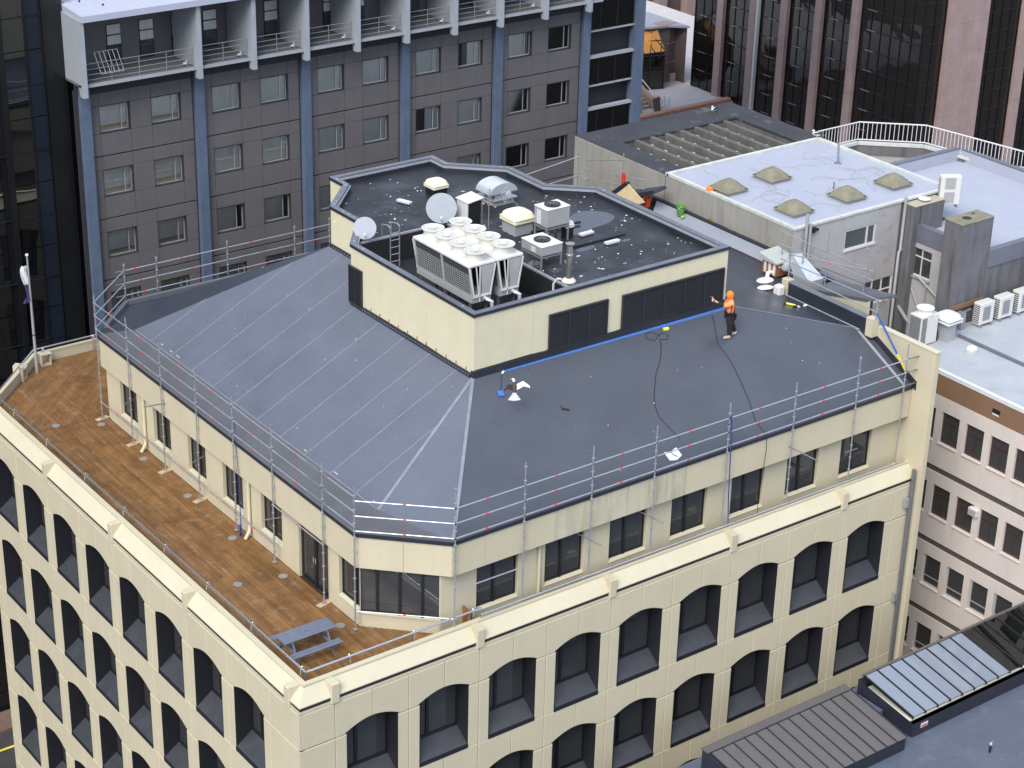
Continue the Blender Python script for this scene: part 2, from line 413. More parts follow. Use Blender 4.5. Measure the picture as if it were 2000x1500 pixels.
def facade(p0, d, rz, first, nb, rows, length, joined=False):
    """p0 the outer corner, d the unit direction along local +x, first = offset of the first bay boundary"""
    if joined:      # seen only in reflection: one joined mesh of panels, one of windows
        pm, wm = MB(), MB()
        def put(dst, me, x, z): dst.add([(v.co.x+x, v.co.y, v.co.z+z) for v in me.vertices], [tuple(p.vertices) for p in me.polygons])
        for r in range(rows):
            zs = -1.42-3.715*r
            for k in range(nb):
                put(pm, sp_l, first+BW*k, zs); put(pm, pi_l, first+BW*k, zs); put(pm, sp_r, first+BW*(k+1), zs); put(pm, pi_r, first+BW*(k+1), zs)
                for me in (frame_me, reveal_me, sill_me): put(wm, me, first+BW*k+HB, zs)
            pm.box(0, first-.01, .01, .2, zs-2.42, zs+1.28); pm.box(first+BW*nb+.01, length, .01, .2, zs-2.42, zs+1.28)
        o = place('rear_panels', pm.mesh('rear_panels', 'cream'), (*p0, 0), office, rz); stuff(o)
        o = place('rear_windows', wm.mesh('rear_windows', 'reveal_dark'), (*p0, 0), office, rz); stuff(o)
        lw = MB().box(0, length, .02, .35, GZ, -1.42-3.715*rows+1.28).box(0, length, .7, .8, GZ, 0); place('lower_wall', lw.mesh('lower_wall', 'cream'), (*p0, 0), office, rz)
        return
    for r in range(rows):
        zs = -1.42-3.715*r
        for k in range(nb):
            b0 = along(p0, d, first+BW*k); b1 = along(p0, d, first+BW*(k+1)); c = along(p0, d, first+BW*k+HB)
            place('facade_panel', sp_l, (*b0, zs), office, rz); place('facade_panel', sp_r, (*b1, zs), office, rz)
            place('pier_panel', pi_l, (*b0, zs), office, rz); place('pier_panel', pi_r, (*b1, zs), office, rz)
            arch_window((*c, zs), rz)
        for a, b in ((0, first), (first+BW*nb, length)):
            if b-a > .1:
                q = along(p0, d, a)
                place('facade_panel', rect_panel('facade_panel', b-a, 1.29, 'cream'), (*q, zs), office, rz)
                place('pier_panel', rect_panel('pier_panel', b-a, 2.395, 'cream'), (*q, zs-2.425), office, rz)
        bk = MB().box(.02, length-.02, .15, .3, .34, 1.28); o = place('backing', bk.mesh('backing', 'cream_joint'), (*p0, zs), office, rz)
    bk = MB()
    zb = -1.42-3.715*rows+1.3
    for k in range(nb+1): bk.box(first+BW*k-.37, first+BW*k+.37, .16, .32, zb, -.2)
    bk.box(.03, max(.06, first-.37), .17, .32, zb, -.2); bk.box(first+BW*nb+.37, length-.03, .17, .32, zb, -.2)
    place('backing', bk.mesh('backing', 'cream_joint'), (*p0, 0), office, rz)
    lw = MB().box(0, length, .02, .35, GZ, zb-.02); place('lower_wall', lw.mesh('lower_wall', 'cream'), (*p0, 0), office, rz)
facade((0, 0), (1, 0), 0, 1.26, 9, 3, 27.1)
facade((0, 24.35), (0, -1), R(-90), 24.35-1.86-BW*8, 8, 5, 24.35)
facade((3.5, 27.85), (-.7071, -.7071), R(-135), (4.95-BW)/2, 1, 4, 4.95)
facade((3.5+BW*8+.8, 27.85), (-1, 0), R(180), .4, 8, 4, BW*8+.8, joined=True)
core = MB().box(3.0, 24.0, 3.0, 24.5, GZ, 0)
core.build('core', 'room', office)
fl = MB()
for r in range(6): fl.prism([(.75, .75), (26.8, .75), (26.8, 27.0), (3.8, 27.0), (.75, 24.0)], -4.4-3.715*r, -4.25-3.715*r)
fl.build('floor_slabs', 'room', office)
bk = MB().box(26.3, 27.1, 27.5, 27.83, GZ, .2); bk.build('rear_wall', 'cream', office)
bk = MB().box(26.85, 27.1, .35, 27.5, GZ, .1); bk.build('party_wall', 'cream', office)

# ---- cornice: dark band, sloped parapet, coping, ribs
def ring(name, mt, prof, pts, mtr=None):
    """sweep a profile [(inward, z)] along outer corner points (open polyline, interior on the left)"""
    mb = MB(); n = len(pts); m = len(prof); rows = []
    for i, p in enumerate(pts):
        p = Vector(p)
        def nrm(a, b):
            d = (Vector(b)-Vector(a)).normalized(); return Vector((-d.y, d.x))
        if i == 0: k = nrm(pts[0], pts[1])
        elif i == n-1: k = nrm(pts[-2], pts[-1])
        else:
            n1, n2 = nrm(pts[i-1], pts[i]), nrm(pts[i], pts[i+1]); k = n1+n2; k = k/k.dot(n1)
        rows.append([(p.x+k.x*a, p.y+k.y*a, z) for a, z in prof])
    vs = [v for r_ in rows for v in r_]; fs = []
    for i in range(n-1):
        for j in range(m): fs.append((i*m+j, i*m+(j+1)%m, (i+1)*m+(j+1)%m, (i+1)*m+j))
    fs += [tuple(range(m)), tuple(range((n-1)*m, n*m))[::-1]]
    return mb.add(vs, fs).build(name, mt, office)
OUT = [(26.2, 27.85), (3.5, 27.85), (0, 24.35), (0, 0), (27.0, 0)]
ring('cornice_band', 'navy_trim', [(.035, -.005), (.035, .125), (.2, .125), (.2, -.005)], OUT)
ring('cornice_lip', 'cream', [(.012, -.115), (.012, -.015), (.3, -.015), (.3, -.115)], OUT)
ring('parapet', 'cream_pale', [(.0, .128), (.0, .16), (.37, .57), (.37, .60), (.52, .60), (.52, .05), (.25, .05), (.25, .128)], OUT)
ring('coping', 'cream_pale', [(.36, .606), (.36, .66), (.535, .66), (.535, .606)], OUT)
rib = MB().bevel_prism([(-.15, -.1), (.15, -.1), (.15, .60), (-.15, .60)], -.05, .43, .02).mesh('rib', 'cream')
for x in (1.27, 6.755, 12.24, 17.72, 23.2): place('rib', rib, (x, 0, 0), office)
for y in (.71, 7.34, 12.83, 18.3, 23.4): place('rib', rib, (0, y, 0), office, R(-90))
for t in (.25, .75): place('rib', rib, (0+3.5*t, 24.35+3.5*t, 0), office, R(-135))

# ---- roof deck (timber boards)
ZD = .22
base = MB().prism([(.5, .5), (26.8, .5), (26.8, 27.3), (3.3, 27.3), (.5, 24.6)], -.1, ZD-.03)
deck = base.build('deck', 'deck_gap', office)
nb_ = 0
x = .53
rb = random.Random(3)
def board(poly, mt, z=ZD):
    return MB().prism(poly, ZD-.025, z)
while x < 6.62:
    y = .53-rb.random()*2.5; x1 = x+.136
    ymax = 21.42 if x1 < 4.0 else 6.86-x1
    while y < ymax:
        L = 2.2+rb.random()*2.6
        p = [(x, max(.53, y)), (x1, max(.53, y)), (x1, min(ymax, y+L-.006)), (x, min(ymax, y+L-.006))]
        if p[2][1]-p[0][1] > .05:
            if x1 >= 4.0: p = clip(p, 1, 1, 6.84)
            if len(p) > 2:
                board(p, 0, ZD+rb.uniform(-.003, .003)).build('deck_board', 'deck_%d' % rb.choice((0,1,1,2,2,2,3,3,4)), deck); nb_ += 1
        y += L
    x += .142
far = MB(); fars = [MB() for _ in range(5)]
region = [(.53, 21.44), (8, 21.44), (8, 27.3), (3.3, 27.3), (.53, 24.55)]
t = -8.0
k = 0
while t < 30:
    ux, uy = .7071, .7071; nx, ny = -.7071, .7071
    o = (nx*t, ny*t)
    s_ = rb.random()*2
    while s_ < 40:
        L = 2.0+rb.random()*2.5
        p = [(o[0]+ux*s_, o[1]+uy*s_), (o[0]+ux*(s_+L-.006), o[1]+uy*(s_+L-.006)), (o[0]+ux*(s_+L-.006)+nx*.136, o[1]+uy*(s_+L-.006)+ny*.136), (o[0]+ux*s_+nx*.136, o[1]+uy*s_+ny*.136)]
        for i in range(len(region)):
            a, b = region[i], region[(i+1) % len(region)]; dx, dy = b[0]-a[0], b[1]-a[1]
            p = clip(p, dy, -dx, dy*a[0]-dx*a[1])
            if len(p) < 3: break
        if len(p) > 2: fars[rb.choice((1,2,2,3,3))].prism(p, ZD-.025, ZD+rb.uniform(-.003, .003))
        s_ += L
    t += .142
for i, f in enumerate(fars):
    if f.v: stuff(f.build('deck_boards', 'deck_%d' % i, deck))
gut = MB().box(7.0, 26.7, .56, .99, ZD-.02, ZD+.012); gut.build('walkway', 'sill_grey', office)

# ---- top storey
def wall_with_windows(name, mt, p0, d, rz, L, z0, z1, wins, thick=.22):
    """plain wall as panels between and under the openings"""
    xs = [0]
    for a, b, zs in wins: xs += [a, b]
    xs.append(L)
    i = 0
    mbs = MB()
    for i in range(0, len(xs)-1, 2):
        a, b = xs[i], xs[i+1]
        if b-a > .02:
            m_ = MB().bevel_prism([(a+.004, z0), (b-.004, z0), (b-.004, z1), (a+.004, z1)], 0, thick, .008)
            place('wall_panel', m_.mesh('wall_panel', mt), (*p0, 0), office, rz)
    for a, b, zs in wins:
        if zs-z0 > .05:
            m_ = MB().bevel_prism([(a, z0), (b, z0), (b, zs-.06), (a, zs-.06)], .004, thick, .006)
            place('wall_panel', m_.mesh('wall_panel', mt), (*p0, 0), office, rz)
def sash(p0, rz, a, b, z0, z1, depth=.2, mull=(.45,), fmt='frame_black', sillm='cream_pale', pane='pane_office', fw=.05):
    w = b-a; f = MB()
    f.box(a, a+fw, depth-.04, depth+.03, z0, z1).box(b-fw, b, depth-.04, depth+.03, z0, z1)
    f.box(a+fw, b-fw, depth-.038, depth+.028, z0, z0+fw*1.2).box(a+fw, b-fw, depth-.038, depth+.028, z1-fw, z1)
    edges = [a+fw]+[v for m_ in mull for v in (a+w*m_-fw*.9, a+w*m_+fw*.9)]+[b-fw]
    for m_ in mull: f.box(a+w*m_-fw*.9, a+w*m_+fw*.9, depth-.06, depth+.02, z0-.03, z1-fw)
    o = place('window', f.mesh('window', fmt), (*p0, 0), office, rz)
    for i in range(0, len(edges), 2):
        place('pane', MB().box(edges[i], edges[i+1], depth-.005, depth+.003, z0+fw*1.2, z1-fw).mesh('pane', pane), (0,0,0), o, local=True)
    if sillm:
        s_ = MB().add([(a-.02, -.02, z0-.06), (b+.02, -.02, z0-.06), (b+.02, depth-.04, z0-.005), (a-.02, depth-.04, z0-.005), (a-.02, -.02, z0-.1), (b+.02, -.02, z0-.1), (b+.02, depth-.04, z0-.1), (a-.02, depth-.04, z0-.1)],
                      [(0,1,2,3), (4,5,6,7), (0,1,5,4), (2,3,7,6), (1,2,6,5), (0,3,7,4)])
        place('sill', s_.mesh('sill', sillm), (0,0,0), o, local=True)
    return o
ZW = 2.5
# right (front) wall  y = 1.0, from x = 5.86 to 26.9
rw = [(7.29, 8.95), (10.08, 11.7), (12.83, 14.45), (15.58, 17.2), (18.37, 19.93), (21.06, 22.64), (23.8, 25.39)]
wall_with_windows('wall', 'cream', (5.86, 1.0), (1, 0), 0, 21.04, 0, ZW, [(a-5.86, b-5.86, .62) for a, b in rw])
for a, b in rw: sash((5.86, 1.0), 0, a-5.86, b-5.86, .64, ZW, .16)
# left wall x = 3.98, runs from y = 20.94 to 2.86
lw_ = [(19.98, 18.57), (17.23, 15.86), (14.5, 13.15), (11.9, 10.46), (9.19, 7.77)]
YL = 20.94
wall_with_windows('wall', 'cream', (3.98, YL), (0, -1), R(-90), YL-2.86, 0, ZW,
                  [(YL-a, YL-b, .85) for a, b in lw_]+[(YL-6.66, YL-4.79, .2), (YL-4.1, YL-2.86, .82)])
for a, b in lw_: sash((3.98, YL), R(-90), YL-a, YL-b, .87, ZW, .18, mull=(.5,))
door = sash((3.98, YL), R(-90), YL-6.66, YL-4.79, ZD+.02, ZW, .14, mull=(.5,), fmt='frame_black', sillm=None, fw=.09)
door.name = 'door'
hd = MB().tube((YL-5.66, .04, 1.15), (YL-5.66, .04, 1.35), .015).tube((YL-5.79, .04, 1.15), (YL-5.79, .04, 1.35), .015)
place('handle', hd.mesh('handle', 'alu'), (0,0,0), door, local=True)
sash((3.98, YL), R(-90), YL-4.1, YL-2.88, .82, ZW, .16, mull=(.7,))
# chamfer wall from (3.98,2.86) to (5.86,1.0)
CH = math.hypot(1.88, 1.86); rzc = math.atan2(-1.86, 1.88)
wall_with_windows('wall', 'cream', (3.98, 2.86), None, rzc, CH, 0, ZW, [(.04, CH-.04, .76)])
sash((3.98, 2.86), rzc, .0, CH-.0, .78, ZW, .05, mull=(.22, .5, .78))
# far return of the top storey and its plain walls
MB().box(4.0, 12, 20.95, 21.15, 0, ZW).box(12.0, 24, 22.9, 23.1, 0, ZW).build('wall_panel', 'cream', office)
MB().prism([(4.6, 3.6), (6.4, 1.8), (26.5, 1.8), (26.5, 20.5), (4.6, 20.5)], 2.40, 2.46).build('ceiling', 'room', office)
MB().box(8.5, 26, 4.8, 20, ZD, 2.4).build('core', 'room', office)
MB().prism([(4.4, 3.3), (6.2, 1.5), (26.6, 1.5), (26.6, 20.7), (4.4, 20.7)], ZD-.02, ZD+.03).build('floor', 'room', office)
# fascia panels
def fascia_run(p0, p1, cuts, stain=()):
    d = (Vector(p1)-Vector(p0)); L = d.length; rz = math.atan2(d.y, d.x); e = [0]+list(cuts)+[L]
    for i in range(len(e)-1):
        m_ = MB().bevel_prism([(e[i]+.004, 2.45), (e[i+1]-.004, 2.45), (e[i+1]-.004, 3.59), (e[i]+.004, 3.59)], 0, .12, .006)
        place('fascia_panel', m_.mesh('fascia_panel', 'cream_stained' if i in stain else 'cream'), (*p0, 0), office, rz)
FL, FR = 3.83, .64
fascia_run((FL, 21.33), (FL, 2.85), [2.7*i for i in range(1, 7)])
fascia_run((FL, 2.85), (6.05, FR), [1.56])
fascia_run((6.05, FR), (26.88, FR), [1.3, 4.1, 5.9, 8.6, 9.8, 12.4, 15.3, 18.2], stain=(2, 3, 4))
fascia_run((6.0, 23.45), (FL, 21.33), [])
fascia_run((24, 23.45), (6.0, 23.45), [2.7*i for i in range(1, 7)])
# soffit under the fascia
EAVE = [(24, 23.45), (6.0, 23.45), (FL, 21.33), (FL, 2.85), (6.05, FR), (26.88, FR)]
ring('soffit', 'cream', [(.125, 2.47), (.125, 2.52), (.5, 2.52), (.5, 2.47)], EAVE)
ring('gutter_edge', 'flashing', [(-.045, 3.60), (-.045, 3.735), (.2, 3.735), (.2, 3.60)], EAVE)
ring('gutter_trim', 'cream_pale', [(-.015, 3.555), (-.015, 3.597), (.1, 3.597), (.1, 3.555)], EAVE)
# drainpipes on the terrace wall
for y in (17.84, 9.9):
    p = MB().path([(3.9, y, 2.44), (3.9, y, .62), (3.86, y-.06, .5), (3.70, y-.1, .30), (3.66, y-.1, .24)], .065, 10)
    p.build('drainpipe', 'cream', office, True)
dp = MB().path([(9.78, .93, 2.44), (9.78, .93, .3)], .06, 10); dp.build('drainpipe', 'cream', office, True)

# ---- hipped roof membranes
def memb(name, mt, pts, t=.04): return MB().slab(pts, t).build(name, mt, office)
kl = .488
def zl(x): return 3.78+kl*(x-5.2)
def zf(y): return 3.75+.504*(y-.60)
memb('roof_ledge', 'membrane_strip', [(3.80, 2.82, 3.742), (5.2, 3.61, 3.782), (5.2, 20.9, 3.782), (3.80, 21.35, 3.742)])
memb('roof_slope', 'membrane', [(5.2, 3.61, 3.78), (10.42, 5.74, zl(10.42)), (10.46, 13.5, zl(10.46)), (11.95, 13.6, zl(11.95)), (11.95, 17.2, zl(11.95)), (5.2, 20.9, 3.78)])
memb('roof_ledge', 'membrane_strip', [(3.80, 2.82, 3.742), (6.07, .60, 3.742), (5.2, 3.61, 3.782)])
memb('roof_slope', 'membrane', [(6.07, .60, 3.748), (10.42, 5.74, 6.325), (5.2, 3.61, 3.782)])
memb('roof_slope', 'membrane_shaded', [(6.07, .60, 3.75), (26.86, .60, 3.75), (26.86, 3.2, zf(3.2)), (21.85, 5.74, zf(5.74)), (10.42, 5.74, zf(5.74))])
kr = (zf(5.74)-zf(3.2))/(26.86-21.85)
def zr(x): return zf(5.74)-kr*(x-21.85)
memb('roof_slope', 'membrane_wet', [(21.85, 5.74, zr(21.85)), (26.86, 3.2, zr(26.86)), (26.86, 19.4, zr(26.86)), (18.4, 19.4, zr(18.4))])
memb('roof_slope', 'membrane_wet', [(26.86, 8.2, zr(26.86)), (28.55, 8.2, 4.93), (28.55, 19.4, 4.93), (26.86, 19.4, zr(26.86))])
memb('gutter_slope', 'membrane_light', [(28.55, 8.2, 4.93), (29.18, 8.2, 5.16), (29.18, 18.2, 5.16), (28.55, 17.7, 4.93)])
MB().box(29.18, 29.38, 8.2, 19.4, 4.9, 5.24).build('gutter_upstand', 'flashing', office)
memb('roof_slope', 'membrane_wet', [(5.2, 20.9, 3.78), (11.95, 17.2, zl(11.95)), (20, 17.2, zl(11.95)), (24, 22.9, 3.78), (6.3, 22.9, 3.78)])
memb('roof_ledge', 'membrane_wet', [(3.80, 21.35, 3.742), (5.2, 20.9, 3.782), (6.3, 22.9, 3.782), (24, 22.9, 3.782), (24, 23.4, 3.742), (6.0, 23.4, 3.742)])
ring('roof_upstand', 'flashing_top', [(.02, 3.74), (.02, 3.93), (.2, 3.93), (.2, 3.74)], [(24, 23.45), (6.0, 23.45), (4.3, 21.78)])
# welded seams and laps
def seam(a, b, w=.045, t=.006, mt='membrane_seam', nm='roof_seam'):
    sm = MB()
    a = Vector(a); b = Vector(b); d = (b-a).normalized(); s_ = Vector((d.y, -d.x, 0)).normalized()*w/2
    up_ = Vector((0,0,t)); sm.add([a-s_+up_, a+s_+up_, b+s_+up_, b-s_+up_, a-s_*1.05-up_, a+s_*1.05-up_, b+s_*1.05-up_, b-s_*1.05-up_], [(0,1,2,3), (0,1,5,4), (1,2,6,5), (2,3,7,6), (3,0,4,7)]); return sm.build(nm, mt, office)
for y0 in [5.0+1.62*i for i in range(10)]:
    x1 = 10.36 if y0 < 13.3 else 11.85
    xe = x1 if y0 > 5.8 else 5.2+(y0-3.61)*2.46
    if y0 > 17.2: xe = min(xe, 5.2+(20.9-y0)*1.83)
    seam((5.22, y0-.0, zl(5.22)), (xe, y0, zl(xe)), .035)
seam((5.2, 3.61, 3.79), (10.40, 5.73, 6.33), .11, .012); seam((6.09, .64, 3.775), (10.41, 5.73, 6.335), .11, .012)
seam((5.2, 3.7, 3.785), (5.2, 20.8, 3.785), .05)
seam((21.86, 5.73, 6.345), (26.8, 3.24, zf(3.24)), .05)
seam((26.52, .66, zf(.66)), (26.52, 3.3, zf(3.3)), .12, .008, 'flashing_pale', 'edge_flashing'); seam((26.50, 3.2, zr(26.5)), (26.50, 7.4, zr(26.5)), .12, .008, 'flashing_pale', 'edge_flashing')
stain = MB()
rs = random.Random(11)
for i in range(46):   # chalk marks and droppings left on the membrane
    if rs.random() < .55:
        x, y = rs.uniform(5.4, 9.8), rs.uniform(5, 19); z = zl(x)
    else:
        x, y = rs.uniform(11, 25), rs.uniform(1, 5.3); z = zf(y)
        if x > 24: continue
    r_ = rs.uniform(.008, .022)
    n_ = Vector((-kl, 0, 1)) if z == zl(x) else Vector((0, -.504, 1))
    stain.lathe((x, y, z+.001), [(r_, 0), (r_*.8, .004)], 6, n_)
for i in range(26):
    y = 3.9+i*.62+rs.uniform(-.1, .1); L = rs.uniform(.1, .3)
    if rs.random() < .2: stain.box(5.33, 5.345, y, y+L, zl(5.34)-.004, zl(5.36)+.004)
stuff(stain.build('chalk_marks', 'droppings', office))
# side fin wall, upstand and stub walls on the right
MB().prism([(26.9, -.32), (27.12, -.32), (27.12, 3.0), (26.9, 3.0)], GZ, 5.36).build('fin_wall', 'cream', office)
MB().box(26.88, 27.14, -.34, 2.5, 5.365, 5.41).build('fin_coping', 'cream_pale', office)
MB().add([(26.87, .45, 3.6), (26.87, 3.0, 4.85), (26.87, 3.0, zf(3.0)+.24), (26.87, .45, 3.95), (26.90, .45, 3.6), (26.90, 3.0, 4.85), (26.90, 3.0, zf(3.0)+.24), (26.90, .45, 3.95)],
         [(0,1,2,3), (4,5,6,7), (0,1,5,4), (1,2,6,5), (2,3,7,6), (3,0,4,7)]).build('fin_flashing', 'flashing', office)
MB().box(26.60, 26.86, 2.98, 7.5, 4.7, 5.66).build('upstand', 'flashing', office)
MB().box(26.58, 26.88, 2.96, 7.52, 5.664, 5.69).build('upstand_cap', 'flashing_top', office)
for y in (2.62, 7.2): MB().box(26.57, 26.9, y, y+.34, 5.0, 5.74).build('upstand_block', 'cream', office)
# facade rain pipe at the corner
rp = MB().tube((26.72, -.10, 0.55), (26.72, -.10, GZ+9), .085, 12); rp.build('rain_pipe', 'galv_dark', office, True)
for z in (-.75, -4.9, -8.6): MB().box(26.42, 26.6, -.16, -.01, z-.25, z+.15).build('pipe_bracket', 'galv', office)
# ================================================================ plant room on the roof
PZ = 8.35; PT = 8.68
PLAN = [(10.4, 5.72), (21.85, 5.72), (21.85, 13.36), (20.3, 14.75), (20.3, 17.2), (18.45, 18.95), (18.45, 20.03), (13.57, 20.03), (13.57, 19.0), (11.85, 17.2), (11.85, 15.3), (10.4, 13.45)]
def inset(poly, a):
    n = len(poly); out = []
    for i in range(n):
        p0, p1, p2 = Vector(poly[i-1]), Vector(poly[i]), Vector(poly[(i+1) % n]); d1 = (p1-p0).normalized(); d2 = (p2-p1).normalized()
        n1 = Vector((-d1.y, d1.x)); n2 = Vector((-d2.y, d2.x)); k = n1+n2; k = k/k.dot(n1); out.append(tuple(p1+k*a))
    return out
IN = inset(PLAN, .12)
for i in range(len(PLAN)):
    a, b = PLAN[i], PLAN[(i+1) % len(PLAN)]; d = Vector(b)-Vector(a); L = d.length; rz = math.atan2(d.y, d.x)
    if i == 0: e = [0, 1.23, 2.53, 3.15, 5.8, 6.45, 7.96, 10.1, L]
    elif i == len(PLAN)-1: e = [0, .85, 2.2, 3.5, 4.8, 6.1, L]
    else:
        n_ = max(1, round(L/1.3)); e = [L*k/n_ for k in range(n_+1)]
    zlo = {0: 6.58, len(PLAN)-1: 6.46}.get(i, 6.0 if i in (9, 10) else 4.6)
    for k in range(len(e)-1):
        m_ = MB().bevel_prism([(e[k]+.004, zlo+rs.uniform(-.02, .02)), (e[k+1]-.004, zlo+rs.uniform(-.02, .02)), (e[k+1]-.004, 8.60), (e[k]+.004, 8.60)], 0, .1, .006)
        place('plant_room_panel', m_.mesh('plant_room_panel', 'penthouse_cream'), (*a, 0), office, rz)
MB().add([(x, y, 4.6) for x, y in IN]+[(x, y, 8.6) for x, y in IN], [(i, (i+1) % 12, (i+1) % 12+12, i+12) for i in range(12)]).build('plant_room_lining', 'flashing', office)
# parapet cap: flashing with a lighter inner edge
def cap(name, mt, a0, a1, z0, z1):
    o = inset(PLAN, a0); q = inset(PLAN, a1); n = 12
    vs = [(x, y, z0) for x, y in o]+[(x, y, z1) for x, y in o]+[(x, y, z0) for x, y in q]+[(x, y, z1) for x, y in q]; fs = []
    for i in range(n):
        j = (i+1) % n; fs += [(i, j, j+n, i+n), (i+n, j+n, j+3*n, i+3*n), (i+2*n, i+3*n, j+3*n, j+2*n), (i, i+2*n, j+2*n, j)]
    return MB().add(vs, fs).build(name, mt, office)
cap('parapet_cap', 'flashing_top', -.03, .20, 8.605, PT)
cap('parapet_edge', 'flashing', -.045, -.031, 8.56, PT-.01)
cap('inner_kerb', 'flashing_pale', .201, .26, 8.53, 8.602)
cap('inner_upstand', 'flashing', .201, .235, 8.28, 8.529)
# roof deck of the plant room with the chiller well cut out
RO = inset(PLAN, .2)
WX0, WX1, WY0, WY1 = 10.68, 14.86, 6.0, 13.85
big = MB()
big.prism([(WX1, 5.95), (21.6, 5.95), (21.6, 13.85), (WX1, 13.85)], PZ-.05, PZ)
big.prism([(11.1, 13.85), (21.6, 13.85), (20.1, 14.6), (20.1, 17.1), (18.25, 18.8), (18.25, 19.83), (13.77, 19.83), (13.77, 19.0), (12.05, 17.1), (12.05, 15.2)], PZ-.06, PZ-.001)
big.build('plant_room_roof', 'bitumen', office)
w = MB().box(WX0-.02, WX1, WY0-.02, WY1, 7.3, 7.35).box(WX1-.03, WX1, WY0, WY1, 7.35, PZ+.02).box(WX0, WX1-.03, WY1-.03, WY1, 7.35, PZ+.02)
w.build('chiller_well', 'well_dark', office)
MB().box(WX1, WX1+.08, WY0, WY1+.08, PZ+.001, PZ+.09).box(11.0, WX1, WY1, WY1+.08, PZ+.001, PZ+.09).build('well_kerb', 'flashing_pale', office)
# base flashing round the foot of the plant room
MB().box(10.36, 21.88, 5.66, 5.80, 6.15, 6.575).build('base_flashing', 'flashing', office)
MB().box(10.34, 10.48, 5.8, 13.45, 6.15, 6.452).build('base_flashing', 'flashing', office)
MB().box(11.80, 11.95, 15.2, 17.25, 6.8, 7.16).build('base_flashing', 'flashing', office)
dots = MB(); ties = MB()
for i in range(52):
    y = 5.9+i*.145; dots.box(10.325, 10.342, y, y+.04, 6.37, 6.40)
for i in range(9): dots.box(11.785, 11.802, 15.35+i*.2, 15.40+i*.2, 7.06, 7.09)
for i in range(12):
    y = 6.1+i*.6; ties.box(10.375, 10.395, y, y+.025, 6.40, 6.60)
stuff(dots.build('rivets', 'flashing_pale', office)); stuff(ties.build('rusty_ties', 'rust', office))
# louvres
def louvre(p0, rz, x0, x1, z0, z1, posts, pitch=.055):
    f = MB().box(x0, x1, -.09, -.012, z0, z0+.06).box(x0, x1, -.09, -.012, z1-.06, z1)
    for x in [x0]+[x0+(x1-x0)*p for p in posts]+[x1-.05]: f.box(x, x+.05, -.085, -.014, z0+.06, z1-.06)
    o = place('louvre', f.mesh('louvre', 'flashing'), (*p0, 0), office, rz)
    b = MB(); z = z0+.08
    while z < z1-.08:
        b.add([(x0+.05, -.07, z), (x1-.05, -.07, z), (x1-.05, -.02, z+.05), (x0+.05, -.02, z+.05), (x0+.05, -.07, z-.006), (x1-.05, -.07, z-.006), (x1-.05, -.02, z+.044), (x0+.05, -.02, z+.044)], [(0,1,2,3), (4,5,6,7), (0,1,5,4), (2,3,7,6)]); z += pitch
    bl = place('louvre_blades', b.mesh('louvre_blades', 'frame_black'), (0,0,0), o, local=True); stuff(bl)
    place('backing', MB().box(x0+.03, x1-.03, -.018, -.012, z0+.03, z1-.03).mesh('backing', 'black'), (0,0,0), o, local=True)
louvre((10.4, 5.72), 0, 3.17, 5.78, 6.50, 7.92, (.33, .66))
louvre((10.4, 5.72), 0, 6.43, 11.27, 6.60, 7.90, (.2, .4, .6, .8))
louvre((10.4, 13.45), R(-90), -.07, .80, 6.40, 7.86, (.5,))
# puddles and droppings on the plant room roof
def blob(pts, z, mt, name, t=.004):
    q = []; n = len(pts)
    for i in range(n):
        p0, p1, p2, p3 = [Vector(pts[(i+j-1) % n]) for j in range(4)]
        for k in range(4):
            s_ = k/4; q.append(tuple(.5*((2*p1)+(-p0+p2)*s_+(2*p0-5*p1+4*p2-p3)*s_*s_+(-p0+3*p1-3*p2+p3)*s_**3)))
    return MB().prism(q, z-.002, z+t).build(name, mt, office, False)
blob([(18.1, 10.55), (18.9, 11.6), (19.55, 12.1), (20.1, 12.2), (20.6, 11.95), (20.88, 11.4), (20.7, 10.95), (20.1, 10.65), (19.3, 10.55), (18.6, 10.3)], PZ, 'puddle', 'puddle')
blob([(17.4, 9.1), (17.8, 9.22), (18.22, 9.17), (18.16, 8.95), (17.5, 8.87)], PZ, 'puddle', 'puddle')
blob([(15.34, 8.05), (15.88, 8.05), (15.7, 7.8), (15.36, 7.77)], PZ, 'puddle', 'puddle')
blob([(19.4, 8.95), (19.75, 9.0), (19.8, 8.85), (19.5, 8.8)], PZ, 'puddle', 'puddle')
blob([(15.0, 8.9), (15.5, 9.2), (15.6, 8.7), (15.1, 8.5)], PZ, 'puddle', 'puddle')
drop = MB()
for i in range(420):
    x, y = rs.uniform(11.3, 21.5), rs.uniform(6.0, 19.7)
    if x < WX1+.15 and y < WY1+.2: continue
    if x+y > 35.2 or y-x > 5.0 or (x > 18.2 and x+y > 36.8): continue
    r_ = rs.choice((.012, .016, .02, .03, .045)); a = rs.uniform(0, 3.1); e = rs.uniform(1, 2.4)
    c, s_ = math.cos(a), math.sin(a); pts = []
    for k in range(6):
        t = k*math.pi/3; u, v = r_*e*math.cos(t)*rs.uniform(.7, 1.2), r_*math.sin(t)*rs.uniform(.7, 1.2); pts.append((x+c*u-s_*v, y+s_*u+c*v, PZ+.0035))
    drop.poly(pts)
for i in range(60):
    t = rs.random(); j = rs.randrange(12); a, b = inset(PLAN, .09)[j], inset(PLAN, .09)[(j+1) % 12]; x, y = lerp(a, b, t); r_ = rs.uniform(.012, .03)
    drop.poly([(x+r_*math.cos(k), y+r_*math.sin(k), PT+.002) for k in range(6)])
stuff(drop.build('bird_droppings', 'droppings', office))
MB().box(17.47, 19.9, 9.31, 9.41, PZ+.001, PZ+.07).build('roof_batten', 'black', office)

